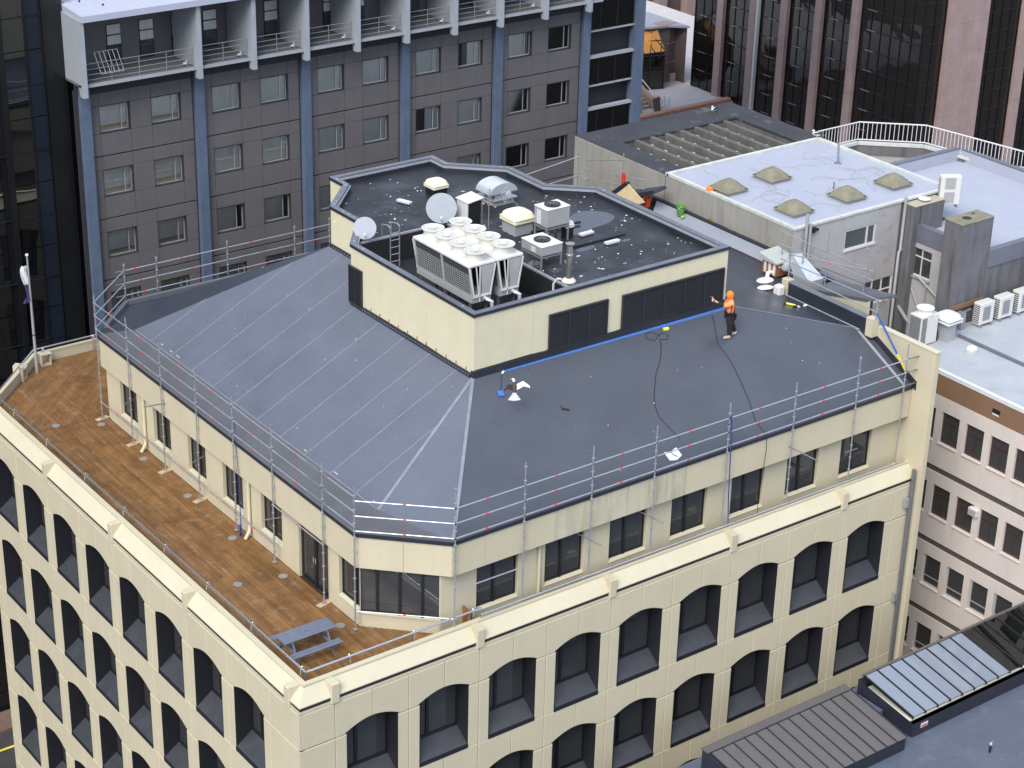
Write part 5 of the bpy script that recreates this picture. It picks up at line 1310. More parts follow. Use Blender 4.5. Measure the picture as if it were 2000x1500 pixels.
# ================================================================ pink building with rows of sash windows
pink = thing('pink_building', 'pale pink rendered building with dark sash windows and a flat grey roof', 'building', (38, -8, GZ))
PX = 31.0; PR = 2.4
MB().prism([(PX+.1, 5.62), (PX+.1, -40), (60, -40), (60, 5.5), (36.4, 5.5), (34.6, 5.62)], PR-.2, PR).build('roof', 'grey_roof', pink)
MB().box(PX-.03, PX+.14, -40, 5.7, PR-.1, PR+.06).build('roof_edge', 'white_paint', pink)
MB().box(PX, PX+.2, -40, 5.7, 1.42, PR-.11).build('brown_band', 'pink_brown', pink)
MB().box(34.12, 34.25, -40, 4.75, PR+.001, PR+.11).build('roof_kerb', 'flashing_top', pink)
MB().box(31.1, 60, -2.3, -1.9, PR+.001, PR+.05).build('roof_kerb', 'grey_roof', pink)
MB().box(PX-.02, PX+.05, -.35, .02, 1.74, 1.93).build('scupper', 'black', pink); MB().box(PX-.03, PX-.021, -.33, .0, 1.68, 1.75).build('scupper', 'white_paint', pink)
py0, pp_ = 2.44, 1.255; npk = 22
def prow(k): return .79-3.24*k
wl = MB()
for k in range(5):
    zt_, zb_ = prow(k), prow(k)-1.36
    top = 1.42 if k == 0 else prow(k-1)-2.72-.0
    wl.box(PX, PX+.2, -26, 5.7, zt_, (1.418 if k == 0 else zt_+.53)); wl.box(PX, PX+.2, -26, 5.7, zb_-1.08, zb_)
    ya = 5.7
    for j in range(-2, npk):
        y1 = py0-pp_*j; y0 = y1-.92; wl.box(PX, PX+.2, y1, ya, zb_, zt_); ya = y0
    wl.box(PX, PX+.2, -26, ya, zb_, zt_)
wl.box(PX, PX+.2, -26, 5.7, GZ, prow(4)-2.44).box(PX, 36, 5.5, 5.7, GZ, PR-.21)
wl.build('front_wall', 'pink_wall', pink)
for k in range(4): MB().box(PX+.06, PX+.15, -26, 5.7, prow(k)-2.71, prow(k)-2.44).build('recess_band', 'pink_band', pink)
pf = MB().box(.10, .16, -.46, -.40, -1.36, 0).box(.10, .16, .40, .46, -1.36, 0).box(.10, .16, -.40, .40, -1.36, -1.28).box(.09, .17, -.40, .40, -.45, -.36).box(.10, .16, -.40, .40, -.05, 0).box(.10, .16, -.035, .035, -1.28, -.45).mesh('window', 'timber_red')
pfa = MB().box(.10, .16, -.46, -.41, -1.36, 0).box(.10, .16, .41, .46, -1.36, 0).box(.10, .16, -.41, .41, -1.36, -1.30).box(.10, .16, -.41, .41, -1.02, -.97).box(.10, .16, -.41, .41, -.05, 0).mesh('window', 'alu')
ppn = MB().box(.125, .131, -.43, .43, -1.33, -.03).mesh('pane', 'pane_dark'); pps = MB().bbox(-.06, .1, -.49, .49, -1.42, -1.365, .01).mesh('sill', 'pink_sill')
pbk = MB().box(.5, .55, -.55, .55, -1.5, .2).mesh('room_wall', 'room')
for k in range(5):
    for j in range(-2, 16):
        y = py0-pp_*j-.46
        if k > 2 and j > 8: continue
        w = place('window', pf if k in (0, 1) else pfa, (PX, y, prow(k)), pink)
        place('pane', ppn, (0,0,0), w, local=True); place('sill', pps, (0,0,0), w, local=True); place('room_wall', pbk, (0,0,0), w, local=True)
t = thing('window_conditioner', 'small white air conditioner set in a window of the pink building', 'air conditioner', (31.0, .25, prow(1)-.4)); MB().bbox(30.85, 31.08, -.02, .42, prow(1)-.42, prow(1)-.1, .01).build('case', 'unit_white', t); MB().box(30.84, 30.849, .02, .38, prow(1)-.38, prow(1)-.14).build('grille', 'unit_grey', t)
# roof gear on the pink building
t = thing('condenser_tower', 'tall white condenser with round top fan beside the fin wall', 'air conditioner', (32.5, 5.2, PR))
MB().bbox(31.95, 32.95, 4.85, 5.5, PR+.05, PR+1.32, .015).build('case', 'unit_white', t)
MB().lathe((32.45, 5.17, PR+1.321), [(.36, 0), (.33, .08), (.34, .2), (.37, .24), (.34, .25), (.3, .2)], 28).build('fan_shroud', 'offwhite', t, True)
gr = MB()
for k in range(13): gr.box(31.935, 31.948, 4.9, 5.46, PR+.14+k*.088, PR+.17+k*.088)
for k in range(8): gr.box(31.932, 31.949, 4.9+k*.076, 4.915+k*.076, PR+.12, PR+1.25)
gr.build('side_guard', 'unit_grey', t); MB().box(31.94, 31.945, 4.9, 5.46, PR+.12, PR+1.26).build('side_coil', 'coil', t)
gr = MB()
for k in range(15): gr.box(32.0, 32.28, 4.838, 4.848, PR+.14+k*.075, PR+.175+k*.075)
gr.build('front_slots', 'black', t)
for x in (32.05, 32.8): MB().box(x, x+.06, 4.87, 5.48, PR+.001, PR+.05).build('foot', 'steel_grey', t)
t = thing('plastic_vent', 'square white exhaust vent with domed cap beside the tall condenser', 'vent', (33.55, 4.85, PR))
MB().prism([(33.28, 4.6), (33.8, 4.6), (33.8, 5.1), (33.28, 5.1)], PR+.001, PR+.8).build('duct', 'unit_grey', t); MB().bbox(33.1, 33.98, 4.42, 5.28, PR+.8, PR+.9, .02).build('skirt', 'white_paint', t)
vs = []; n = 9; fs = []
for j in range(n):
    for i in range(n):
        u, v = -1+2*i/(n-1), -1+2*j/(n-1); hh = (1-abs(u)**4)*(1-abs(v)**4); vs.append((33.54+u*.46*(1-.1*v**4), 4.85+v*.46*(1-.1*u**4), PR+.98+.22*hh**.5))
for j in range(n-1):
    for i in range(n-1): fs.append((j*n+i, j*n+i+1, (j+1)*n+i+1, (j+1)*n+i))
MB().add(vs, fs).box(33.1, 33.98, 4.41, 5.29, PR+.95, PR+.985).build('cap', 'white_paint', t, True)
mushroom(33.42, 3.35, PR, .34, .08, .22, 'offwhite', 'small white roof vent low on the grey roof of the pink building', 'offwhite', group='small vents on the pink building')
t = thing('pipe_hook', 'black swan-neck cable pipe beside the tall condenser', 'pipe', (33.1, 4.95, PR)); MB().path([(33.12, 4.95, PR), (33.12, 4.95, PR+.38), (33.07, 4.95, PR+.46), (33.0, 4.95, PR+.44), (32.98, 4.95, PR+.36)], .03, 8).build('pipe', 'rubber', t, True)
split_unit(35.95, 5.05, PR, 0, 'white air conditioner nearest the square vent on the pink building roof', .85, .95, .4)
split_unit(37.15, 5.05, PR, 0, 'white air conditioner, middle of the three along the concrete wall', .85, .95, .4)
split_unit(38.35, 5.05, PR, 0, 'white air conditioner at the right edge of the picture', .85, .95, .4)
split_unit(38.1, 9.45, 5.85, R(-33), 'white two-fan air conditioner standing between the white roofs', .9, 1.28, .34, fans=2)
t = thing('gas_boxes', 'dark pipework and meter boxes between the vent and the air conditioners', 'pipework', (34.9, 5.2, PR))
MB().box(34.7, 34.95, 5.1, 5.4, PR+.001, PR+.75).build('box', 'steel_grey', t); MB().path([(34.5, 5.2, PR), (34.5, 5.2, PR+.6), (34.7, 5.25, PR+.7), (35.4, 5.3, PR+.75)], .05, 8).build('pipe', 'galv_dark', t, True); MB().box(34.4, 36.3, 5.46, 5.54, PR+.8, PR+1.0).build('duct_board', 'pink_brown', t)

# ================================================================ curved balcony with white balustrade
bal = thing('balcony_balustrade', 'white metal balustrade on a faceted balcony behind the white roofs', 'balustrade', (43, 16, 5))
bp_ = [(39.6, 19.0), (42.4, 19.0), (44.75, 16.9), (45.9, 10.4), (46.6, 4)]
for z, r_ in ((6.28, .035), (5.42, .03)): MB().path([(*p, z) for p in bp_], r_, 6).build('rail', 'white_paint', bal)
bb = MB().tube((0, 0, 5.42), (0, 0, 6.28), .018, 5).mesh('baluster', 'white_paint')
for i in range(4):
    a, b = Vector(bp_[i]), Vector(bp_[i+1]); n = max(2, int((b-a).length/.2))
    for k in range(n): q = a+(b-a)*k/n; place('baluster', bb, (q.x, q.y, 0), bal)
low = thing('balcony_block', 'weathered concrete balcony ledge under the white balustrade', 'balcony', (43, 16, GZ))
MB().prism([(38.9, 19.1), (42.5, 19.1), (44.9, 17.0), (46.1, 10.3), (46.8, 4), (45.5, 4), (45.5, 15.4), (38.9, 15.4)], 4.55, 4.65).build('floor', 'concrete', low)
m_ = MB()
for i in range(4):
    a, b = Vector(bp_[i]), Vector(bp_[i+1]); d = (b-a); n_ = Vector((d.y, -d.x)).normalized()*.12; c = (a+b)/2
    m_.obox((c.x, c.y, 5.25), (d.x/2, d.y/2, 0), (n_.x, n_.y, 0), (0, 0, .07))
m_.build('kerb', 'white_rim', low)
m_ = MB()
for i in range(4):
    a, b = Vector(bp_[i]), Vector(bp_[i+1]); d = (b-a); n_ = Vector((d.y, -d.x)).normalized()*.08; c = (a+b)/2; m_.obox((c.x, c.y, 4.9), (d.x/2, d.y/2, 0), (n_.x, n_.y, 0), (0, 0, .28))
m_.build('upstand', 'concrete_dark', low)
m_ = MB().prism([(39.2, 19.0), (42.4, 19.0), (44.7, 16.9), (45.8, 10.4), (46, 4), (45.6, 4), (45.6, 15.5), (39.2, 15.5)], GZ, 4.5); m_.build('wall', 'concrete_dark', low)

# ================================================================ low building in the right foreground
lowb = thing('low_building', 'low building with a dark flat roof, standing-seam hatch and long glass skylight', 'building', (24, -12, GZ))
LZ = -6.0
MB().prism([(2, -2.6), (30.9, -2.6), (30.9, -40), (2, -40)], GZ, LZ).build('roof', 'low_roof', lowb)
# standing-seam housing
H0, H1 = 13.9, 20.6
hs = MB().add([(H0-.1, -3.3, -6), (H1, -3.3, -6), (H1, -6.35, -6), (H0-.1, -6.35, -6), (H0-.1, -3.3, -5.02), (H1, -3.3, -5.02), (H1, -6.35, -5.45), (H0-.1, -6.35, -5.45)], [(0,1,2,3), (4,5,6,7), (0,1,5,4), (1,2,6,5), (2,3,7,6), (3,0,4,7)]).build('roof_housing', 'flashing', lowb)
n = 13
for k in range(n):
    xa = H0+(H1-H0)*k/n; xb = H0+(H1-H0)*(k+1)/n
    MB().add([(xa+.01, -3.62, -5.055), (xb-.01, -3.62, -5.055), (xb-.01, -6.4, -5.445), (xa+.01, -6.4, -5.445), (xa+.01, -3.62, -5.03), (xb-.01, -3.62, -5.03), (xb-.01, -6.4, -5.42), (xa+.01, -6.4, -5.42)], [(0,1,2,3), (4,5,6,7), (0,1,5,4), (1,2,6,5), (2,3,7,6), (3,0,4,7)]).build('metal_tray', 'metal_tray', hs)
sm_ = MB()
for k in range(n+1):
    x = H0+(H1-H0)*k/n; sm_.add([(x-.012, -3.6, -5.03), (x+.012, -3.6, -5.03), (x+.012, -6.42, -5.42), (x-.012, -6.42, -5.42), (x-.012, -3.6, -4.985), (x+.012, -3.6, -4.985), (x+.012, -6.42, -5.375), (x-.012, -6.42, -5.375)], [(0,1,2,3), (4,5,6,7), (0,1,5,4), (1,2,6,5), (2,3,7,6), (3,0,4,7)])
sm_.build('tray_seams', 'flashing', hs)
MB().box(H0-.12, H1+.02, -3.6, -3.25, -5.015, -4.97).build('ridge_flashing', 'metal_tray', hs)
# skylight
S0, S1 = 21.6, 30.6
sk = MB().add([(S0-.25, -3.25, -6), (S1, -3.25, -6), (S1, -6.0, -6), (S0-.25, -6.0, -6), (S0-.25, -3.25, -5.05), (S1, -3.25, -5.05), (S1, -6.0, -5.42), (S0-.25, -6.0, -5.42)], [(0,1,2,3), (0,1,5,4), (1,2,6,5), (2,3,7,6), (3,0,4,7)]).build('skylight_curb', 'flashing', lowb)
n = 14
def zs_(y): return -4.97+(y+3.3)*.165
for k in range(n):
    xa = S0+(S1-S0)*k/n; xb = S0+(S1-S0)*(k+1)/n
    MB().add([(xa+.03, -3.32, zs_(-3.32)), (xb-.03, -3.32, zs_(-3.32)), (xb-.03, -5.72, zs_(-5.72)), (xa+.03, -5.72, zs_(-5.72)), (xa+.03, -3.32, zs_(-3.32)-.02), (xb-.03, -3.32, zs_(-3.32)-.02), (xb-.03, -5.72, zs_(-5.72)-.02), (xa+.03, -5.72, zs_(-5.72)-.02)], [(0,1,2,3), (4,5,6,7), (0,1,5,4), (1,2,6,5), (2,3,7,6), (3,0,4,7)]).build('pane', 'pane_skylight' if k < 8 else 'pane_clear', sk)  # left panes carry the painted sky reflection
sb = MB()
for k in range(n+1):
    x = S0+(S1-S0)*k/n; sb.add([(x-.03, -3.3, zs_(-3.3)-.06), (x+.03, -3.3, zs_(-3.3)-.06), (x+.03, -5.75, zs_(-5.75)-.06), (x-.03, -5.75, zs_(-5.75)-.06), (x-.03, -3.3, zs_(-3.3)+.03), (x+.03, -3.3, zs_(-3.3)+.03), (x+.03, -5.75, zs_(-5.75)+.03), (x-.03, -5.75, zs_(-5.75)+.03)], [(0,1,2,3), (4,5,6,7), (0,1,5,4), (1,2,6,5), (2,3,7,6), (3,0,4,7)])
sb.build('glazing_bars', 'frame_black', sk)
MB().box(S0-.05, S1, -3.30, -3.2, -5.0, -4.93).build('skylight_head', 'metal_tray', sk)
MB().box(S0-.2, S1, -5.7, -3.35, -5.55, -5.5).build('skylight_ceiling', 'offwhite', sk)
MB().box(21.75, 22.1, -6.02, -6.003, -5.72, -5.55).build('warning_label', 'white_paint', sk); MB().box(21.78, 22.07, -6.026, -6.021, -5.69, -5.62).build('warning_print', 'red_plastic', sk)
MB().box(20.75, 21.3, -4.6, -3.4, LZ+.001, -5.6).build('roof_box', 'low_roof', lowb)
t = thing('roof_tap', 'small metal tap post on the low dark roof', 'tap', (23.0, -8.15, LZ)); MB().tube((23.0, -8.15, LZ), (23.0, -8.15, LZ+.3), .045, 8).build('post', 'black', t); MB().lathe((23.0, -8.15, LZ+.3), [(.05, 0), (.06, .06), (.03, .1)], 10).tube((22.9, -8.15, LZ+.42), (23.1, -8.15, LZ+.42), .015, 6).build('valve', 'alu', t)

# ================================================================ granite and black glass tower far right
gt = thing('granite_tower', 'tower of black mirrored glass between pinkish granite piers', 'tower', (75, 50, GZ))
TX, TYg = 67.17, 37.44
MB().box(TX+.2, TX+40, TYg+.2, 58.4, GZ, 18).build('core', 'black', gt)
pier_y = [(55.97, 55.34), (52.74, 52.14), (49.78, 49.15), (46.59, 45.99), (43.35, 42.73)]
for b, a in pier_y:
    for k in range(14): 
        z = -10+k*1.5; MB().bbox(TX-.35, TX+.1, a, b, z+.008, z+1.492, .01).build('granite_block', 'granite', gt)
MB().box(TX-.30, TX-.0, 52.15, 51.93, -10, 12).build('white_pipe', 'white_paint', gt)
bands = [(58.5, 56.0), (55.3, 52.76), (51.9, 49.8), (49.12, 46.61), (45.96, 43.37), (42.70, 37.5)]
tr_, ml, tb_ = MB(), MB(), MB()
zz = [3.2-1.31*k for k in range(-4, 9)]
for b, a in bands:
    n = max(2, round((b-a)/.85)); e = [a+(b-a)*k/n for k in range(n+1)]
    for k in range(n+1): ml.box(TX-.05, TX+.05, e[k]-.04, e[k]+.04, -10, 12)
    for z in zz:
        tr_.box(TX-.045, TX+.04, a+.04, b-.04, z-.03, z+.03)
        tb_.box(TX-.06, TX-.046, e[-2]-.45, e[-2]+.35, z-.022, z+.022) if n > 1 else None
    for k in range(n):
        for q in range(len(zz)-1):
            if zz[q+1] < -8: continue
            MB().box(TX, TX+.01, e[k]+.04, e[k+1]-.04, zz[q+1]+.03, zz[q]-.03).build('pane', 'pane_tower', gt)
rb_ = [(67.2, 69.05), (72.75, 76.1), (77.0, 80)]
for a, b in rb_:
    n = max(2, round((b-a)/.9)); e = [a+(b-a)*k/n for k in range(n+1)]
    for k in range(n+1): ml.box(e[k]-.04, e[k]+.04, TYg-.05, TYg+.05, -10, 12)
    for z in zz: tr_.box(a+.04, b-.04, TYg-.045, TYg+.04, z-.03, z+.03)
    for k in range(n):
        for q in range(len(zz)-1):
            if zz[q+1] < -8: continue
            MB().box(e[k]+.04, e[k+1]-.04, TYg, TYg+.01, zz[q+1]+.03, zz[q]-.03).build('pane', 'pane_tower', gt)
stuff(ml.build('mullions', 'tower_black', gt)); stuff(tr_.build('transoms', 'frame_black', gt)); stuff(tb_.build('bright_transoms', 'steel_grey', gt))
for k in range(12):
    z = -9+k*2.0
    for a, b in ((69.1, 70.9), (70.92, 72.7)): MB().bbox(a, b, TYg-.4, TYg+.1, z+.006, z+1.994, .008).build('granite_block', 'granite', gt)
for k in range(12): MB().bbox(76.15, 76.95, TYg-.3, TYg+.1, -9+k*2.0+.006, -9+k*2.0+1.994, .008).build('granite_block', 'granite', gt)
# ---------------------------------------------------------------- plaza beyond the hotel
pl = MB().prism([(55, 54.0), (80, 54.0), (80, 95), (44, 95), (44, 54)], GZ, -6.0).build('plaza', 'plaza'); structure(pl, 'pale paved plaza raised above the street behind the hotel')
t = thing('plaza_kerb', 'orange stone kerb along the near edge of the plaza', 'kerb', (62, 53.3, -6))
for k in range(8): MB().bbox(56.6+k*1.3, 57.88+k*1.3, 54.02, 54.5, -5.999, -5.75, .03).build('stone', 'orange_stone', t)
pw = thing('plaza_building', 'dark brown stone hall with a low white roof on the plaza', 'building', (70, 64, -6))
MB().prism([(65.3, 60.35), (66.2, 60.05), (66.95, 60.2), (67.1, 59.2), (67.1, 66), (63.0, 66), (63.0, 61.6)], -5.999, -1.96).build('wall', 'granite_dark', pw)
MB().prism([(64.7, 60.2), (66.0, 59.95), (67.14, 59.0), (67.14, 66), (60, 66), (60, 62.6)], -1.95, -1.8).build('roof', 'white_roof', pw)
jt = MB()
for z in (-4.6, -3.2, -1.8): jt.prism([(65.29, 60.33), (66.2, 60.03), (66.96, 60.18), (66.5, 61), (65.4, 61)], z, z+.03)
jt.build('wall_joints', 'granite', pw)
# glazed bay with amber canopy
MB().prism([(62.9, 59.6), (64.9, 58.95), (65.4, 60.0), (63.4, 61.0)], -5.999, -3.5).build('glazed_screen', 'pane_tower', pw)
fr2 = MB()
for t_ in (0, .5, 1): x, y = lerp((62.9, 59.6), (64.9, 58.95), t_); fr2.tube((x-.02, y-.02, -6), (x-.02, y-.02, -3.5), .06, 6)
for z in (-5.9, -5.0, -3.55): fr2.tube((62.88, 59.57, z), (64.88, 58.92, z), .05, 6)
fr2.build('screen_frame', 'black', pw)
c0, c1, c2, c3 = Vector((62.8, 59.8, -3.5)), Vector((65.1, 59.05, -3.35)), Vector((65.2, 60.25, -2.0)), Vector((63.4, 61.2, -2.1))
MB().add([c0, c1, c2, c3], [(0,1,2,3)]).build('canopy_glass', 'amber_glass', pw)
cb = MB()
for i in range(7):
    a = c0.lerp(c1, i/6); b = c3.lerp(c2, i/6)
    for j in range(2): cb.tube(a.lerp(b, j*.5), (c0.lerp(c1, min(1, max(0, (i+(1 if (i+j) % 2 else -1))/6))).lerp(c3.lerp(c2, min(1, max(0, (i+(1 if (i+j) % 2 else -1))/6))), j*.5+.5)), .045, 5)
for a, b in ((c0, c1), (c1, c2), (c2, c3), (c0.lerp(c3, .5), c1.lerp(c2, .5))): cb.tube(a, b, .06, 5)
cb.build('canopy_bars', 'black', pw)
MB().box(66.3, 66.8, 59.8, 60.05, -6, -5.4).build('wall_box', 'stone_tan', pw)
# far warm glazed block beyond the plaza roof
fb = thing('far_block', 'warm tinted glass block with pink piers beyond the plaza', 'building', (88, 95, GZ))
MB().box(70, 110, 88.5, 100, GZ, 30).build('core', 'granite_dark', fb)
for k in range(9):
    x = 72+k*3.4; MB().box(x, x+1.0, 87.6, 88.5, GZ, 30).build('pier', 'granite', fb)
    for q in range(4): MB().box(x+1.05, x+3.35, 88.2, 88.3, -2+q*3, .7+q*3).build('pane', 'warm_pane', fb)
# stairs
st = thing('plaza_stairs', 'flight of stone steps with tan side walls on the plaza', 'stairs', (60, 60, -6))
for k in range(8): MB().bbox(60.0, 61.2, 55.9+.33*k, 55.9+.33*(k+1), -5.999, -5.999+.17*(k+1), .01).build('step', 'stone_tan', st)
for x, m_ in ((59.62, 1), (61.22, 1)):
    MB().add([(x, 55.7, -6), (x+.3, 55.7, -6), (x+.3, 58.5, -6), (x, 58.5, -6), (x, 55.7, -5.5), (x+.3, 55.7, -5.5), (x+.3, 58.5, -4.1), (x, 58.5, -4.1)], [(0,1,2,3), (4,5,6,7), (0,1,5,4), (1,2,6,5), (2,3,7,6), (3,0,4,7)]).build('side_wall', 'stone_tan', st)
    MB().bbox(x-.08, x+.38, 55.3, 55.75, -6, -5.1, .04).build('newel', 'stone_tan', st)
    MB().tube((x+.15, 55.7, -5.05), (x+.15, 58.5, -3.65), .04, 6).build('handrail', 'offwhite', st)
t = thing('hoop_rail', 'thin metal hoop rails at the foot of the plaza steps', 'rail', (62.1, 55.3, -6)); MB().path([(61.9, 55.5, -6), (61.9, 55.5, -5.4), (62.05, 55.55, -5.2), (62.25, 55.65, -5.35), (62.3, 55.7, -6)], .025, 6).path([(61.9, 55.0, -6), (61.9, 55.0, -5.4), (62.05, 55.05, -5.2), (62.25, 55.15, -5.35), (62.3, 55.2, -6)], .025, 6).build('hoops', 'alu', t)
t = thing('sandwich_board', 'dark leaning sign board near the plaza steps', 'sign', (60.9, 54.9, -6)); MB().obox((60.9, 54.9, -5.5), (.35, .1, 0), (-.03, .1, .5), (.02, -.03, .005)).build('board', 'granite_dark', t); MB().tube((61.05, 55.15, -6), (60.93, 55.0, -5.2), .03, 6).build('prop', 'black', t)
# ================================================================ worker on the roof
def skin(name, nodes, edges, mt, parent, root=0, sub=2):
    """tapered continuous surface grown round a skeleton; nodes = [((x,y,z), radius)]"""
    o0 = ORG[parent]; me = bpy.data.meshes.new(name)
    me.from_pydata([tuple(Vector(p)-o0) for p, r_ in nodes], edges, [])
    o = bpy.data.objects.new(name, me); COL.objects.link(o); o.parent = parent; ORG[o] = o0.copy()
    sk_ = o.modifiers.new('skin', 'SKIN'); sk_.use_smooth_shade = True
    for i, (p, r_) in enumerate(nodes):
        rr = r_ if isinstance(r_, tuple) else (r_, r_); v = me.skin_vertices[0].data[i]; v.radius = rr; v.use_root = (i == root)
    sb_ = o.modifiers.new('sub', 'SUBSURF'); sb_.levels = sub; sb_.render_levels = sub
    me.materials.append(MATS[mt]); return o
def V3(*a): return Vector(a)
wk = thing('person', 'worker in an orange hooded jacket and black trousers reaching towards the long louvre', 'person', (21.0, 4.47, 5.68))
pel = V3(21.02, 4.50, 6.58); che = V3(20.99, 4.52, 7.02); nek = V3(20.97, 4.54, 7.22); hed = V3(20.93, 4.56, 7.38); top = V3(20.95, 4.565, 7.47)
f_ = V3(-.87, .49, 0); r__ = V3(.49, .87, 0)
shL, shR = che-r__*.19+V3(0, 0, .08), che+r__*.19+V3(0, 0, .08)
elL, wrL, haL = V3(20.63, 4.47, 7.02), V3(20.43, 4.66, 7.18), V3(20.36, 4.74, 7.25)
elR, wrR, haR = V3(21.0, 4.82, 6.85), V3(20.80, 4.92, 6.95), V3(20.72, 4.95, 6.99)
hiL, hiR = pel-r__*.09, pel+r__*.09
knL, anL, toL = V3(20.93, 4.40, 6.18), V3(20.94, 4.40, 5.79), V3(20.76, 4.47, 5.735)
knR, anR, toR = V3(21.17, 4.55, 6.17), V3(21.33, 4.50, 5.83), V3(21.22, 4.53, 5.75)
N = [(pel, (.13, .10)), (che, (.15, .11)), (nek, .055), (hed, (.085, .095)), (top, .07), (shL, .065), (elL, .048), (wrL, .034), (haL, (.035, .018)), (shR, .065), (elR, .048), (wrR, .034), (haR, (.035, .018)),
     (hiL, .085), (knL, .06), (anL, .042), (toL, .04), (hiR, .085), (knR, .06), (anR, .042), (toR, .04)]
E_ = [(0, 1), (1, 2), (2, 3), (3, 4), (1, 5), (5, 6), (6, 7), (7, 8), (1, 9), (9, 10), (10, 11), (11, 12), (0, 13), (13, 14), (14, 15), (15, 16), (0, 17), (17, 18), (18, 19), (19, 20)]
for hb, base, dirv in ((8, haL, (haL-wrL).normalized()), (12, haR, (haR-wrR).normalized())):
    side = dirv.cross(V3(0, 0, 1)).normalized(); dn = V3(0, 0, -1)
    for k, (s_, L_) in enumerate(((-.028, .055), (-.01, .066), (.01, .06), (.026, .045))):
        i = len(N); p1 = base+dirv*.03+side*s_; p2 = p1+dirv*L_*.6+dn*.008; p3 = p2+dirv*L_*.35+dn*.022
        N += [(p1, .010), (p2, .009), (p3, .008)]; E_ += [(hb, i), (i, i+1), (i+1, i+2)]
    i = len(N); N += [(base-dirv*.005+side*.045+dn*.01, .011), (base+dirv*.02+side*.06+dn*.025, .009)]; E_ += [(hb, i), (i, i+1)]
skin('body', N, E_, 'skin', wk)
skin('jacket', [(pel+V3(0, 0, .03), (.20, .165)), (che-V3(0, 0, .12), (.215, .18)), (che+V3(0, 0, .06), (.20, .17)), (nek+V3(0, 0, .0), (.10, .095)), (shL, .115), (lerp(shL, elL, .55), .105), (elL, .088), (shR, .115), (lerp(shR, elR, .6), .10), (elR, .085)],
     [(0, 1), (1, 2), (2, 3), (2, 4), (4, 5), (5, 6), (2, 7), (7, 8), (8, 9)], 'hivis_pale', wk)
skin('hood', [(nek+V3(.02, -.01, -.02), (.14, .14)), (hed+V3(.03, -.015, .0), (.15, .155)), (top+V3(.03, -.015, .0), (.125, .13)), (top+V3(.03, -.015, .05), (.05, .05))], [(0, 1), (1, 2), (2, 3)], 'hivis', wk)
skin('sleeve', [(elL, .075), (lerp(elL, wrL, .85), .055)], [(0, 1)], 'cloth_black', wk); skin('sleeve', [(elR, .075), (lerp(elR, wrR, .85), .055)], [(0, 1)], 'cloth_black', wk)
skin('trousers', [(pel+V3(0, 0, .02), (.19, .155)), (hiL, .135), (knL, .105), (lerp(knL, anL, .95), .085), (hiR, .135), (knR, .105), (lerp(knR, anR, .95), .085)], [(0, 1), (1, 2), (2, 3), (0, 4), (4, 5), (5, 6)], 'cloth_black', wk)
for an, to in ((anL, toL), (anR, toR)):
    d = (to-an); d.z = 0; d.normalize()
    skin('boot', [(an+V3(0, 0, .05), .068), (an-V3(0, 0, .05)-d*.02, .065), (lerp(an, to, .6)-V3(0, 0, .0), .062), (to+d*.04, (.058, .045))], [(0, 1), (1, 2), (2, 3)], 'boot', wk)
skin('face', [(hed+f_*.055+V3(0, 0, .0), (.07, .075)), (hed+f_*.085+V3(0, 0, -.01), .05)], [(0, 1)], 'skin', wk)
fc = hed+f_*.128
MB().obox(fc+V3(0, 0, -.012), f_*.018, r__*.012, (0, 0, .022)).build('nose', 'skin', wk)
for s_ in (-1, 1): MB().lathe(fc-f_*.008+r__*.03*s_+V3(0, 0, .018), [(.008, -.004), (.008, .004)], 8, f_).build('eye', 'black', wk)
MB().obox(fc-f_*.006+V3(0, 0, -.05), f_*.004, r__*.022, (0, 0, .005)).build('mouth', 'red_plastic', wk)
hs_ = MB()
b_ = lambda a, c, w_=.02: hs_.path([a, lerp(a, c, .5), c], w_, 6)
bk_ = -f_*.135
b_(shL+bk_*.55+V3(0, 0, .05), che+bk_*1.15-V3(0, 0, .1)); b_(shR+bk_*.55+V3(0, 0, .05), che+bk_*1.15-V3(0, 0, .1)); b_(che+bk_*1.15-V3(0, 0, .1), pel+bk_*.9-r__*.15+V3(0, 0, .05)); b_(che+bk_*1.15-V3(0, 0, .1), pel+bk_*.9+r__*.15+V3(0, 0, .05))
b_(shL-r__*.09+V3(0, 0, -.02), pel-r__*.16+f_*.05+V3(0, 0, .1)); hs_.build('harness', 'cloth_black', wk)
MB().obox(pel-r__*.2+f_*.1-V3(0, 0, .12), r__*.05, f_*.08, (0, 0, .16)).build('tool_pouch', 'cloth_black', wk)
t = thing('spray_bottle', 'small white spray bottle in the hand of the worker', 'bottle', (20.36, 4.73, 7.22))
MB().lathe(haL+V3(-.02, .03, -.07), [(.028, 0), (.03, .02), (.03, .10), (.012, .125), (.012, .16)], 12).build('bottle', 'white_paint', t, True); MB().obox(haL+V3(-.045, .06, .1), (.035, -.03, 0), (.01, .01, 0), (0, 0, .014)).build('nozzle', 'red_plastic', t)
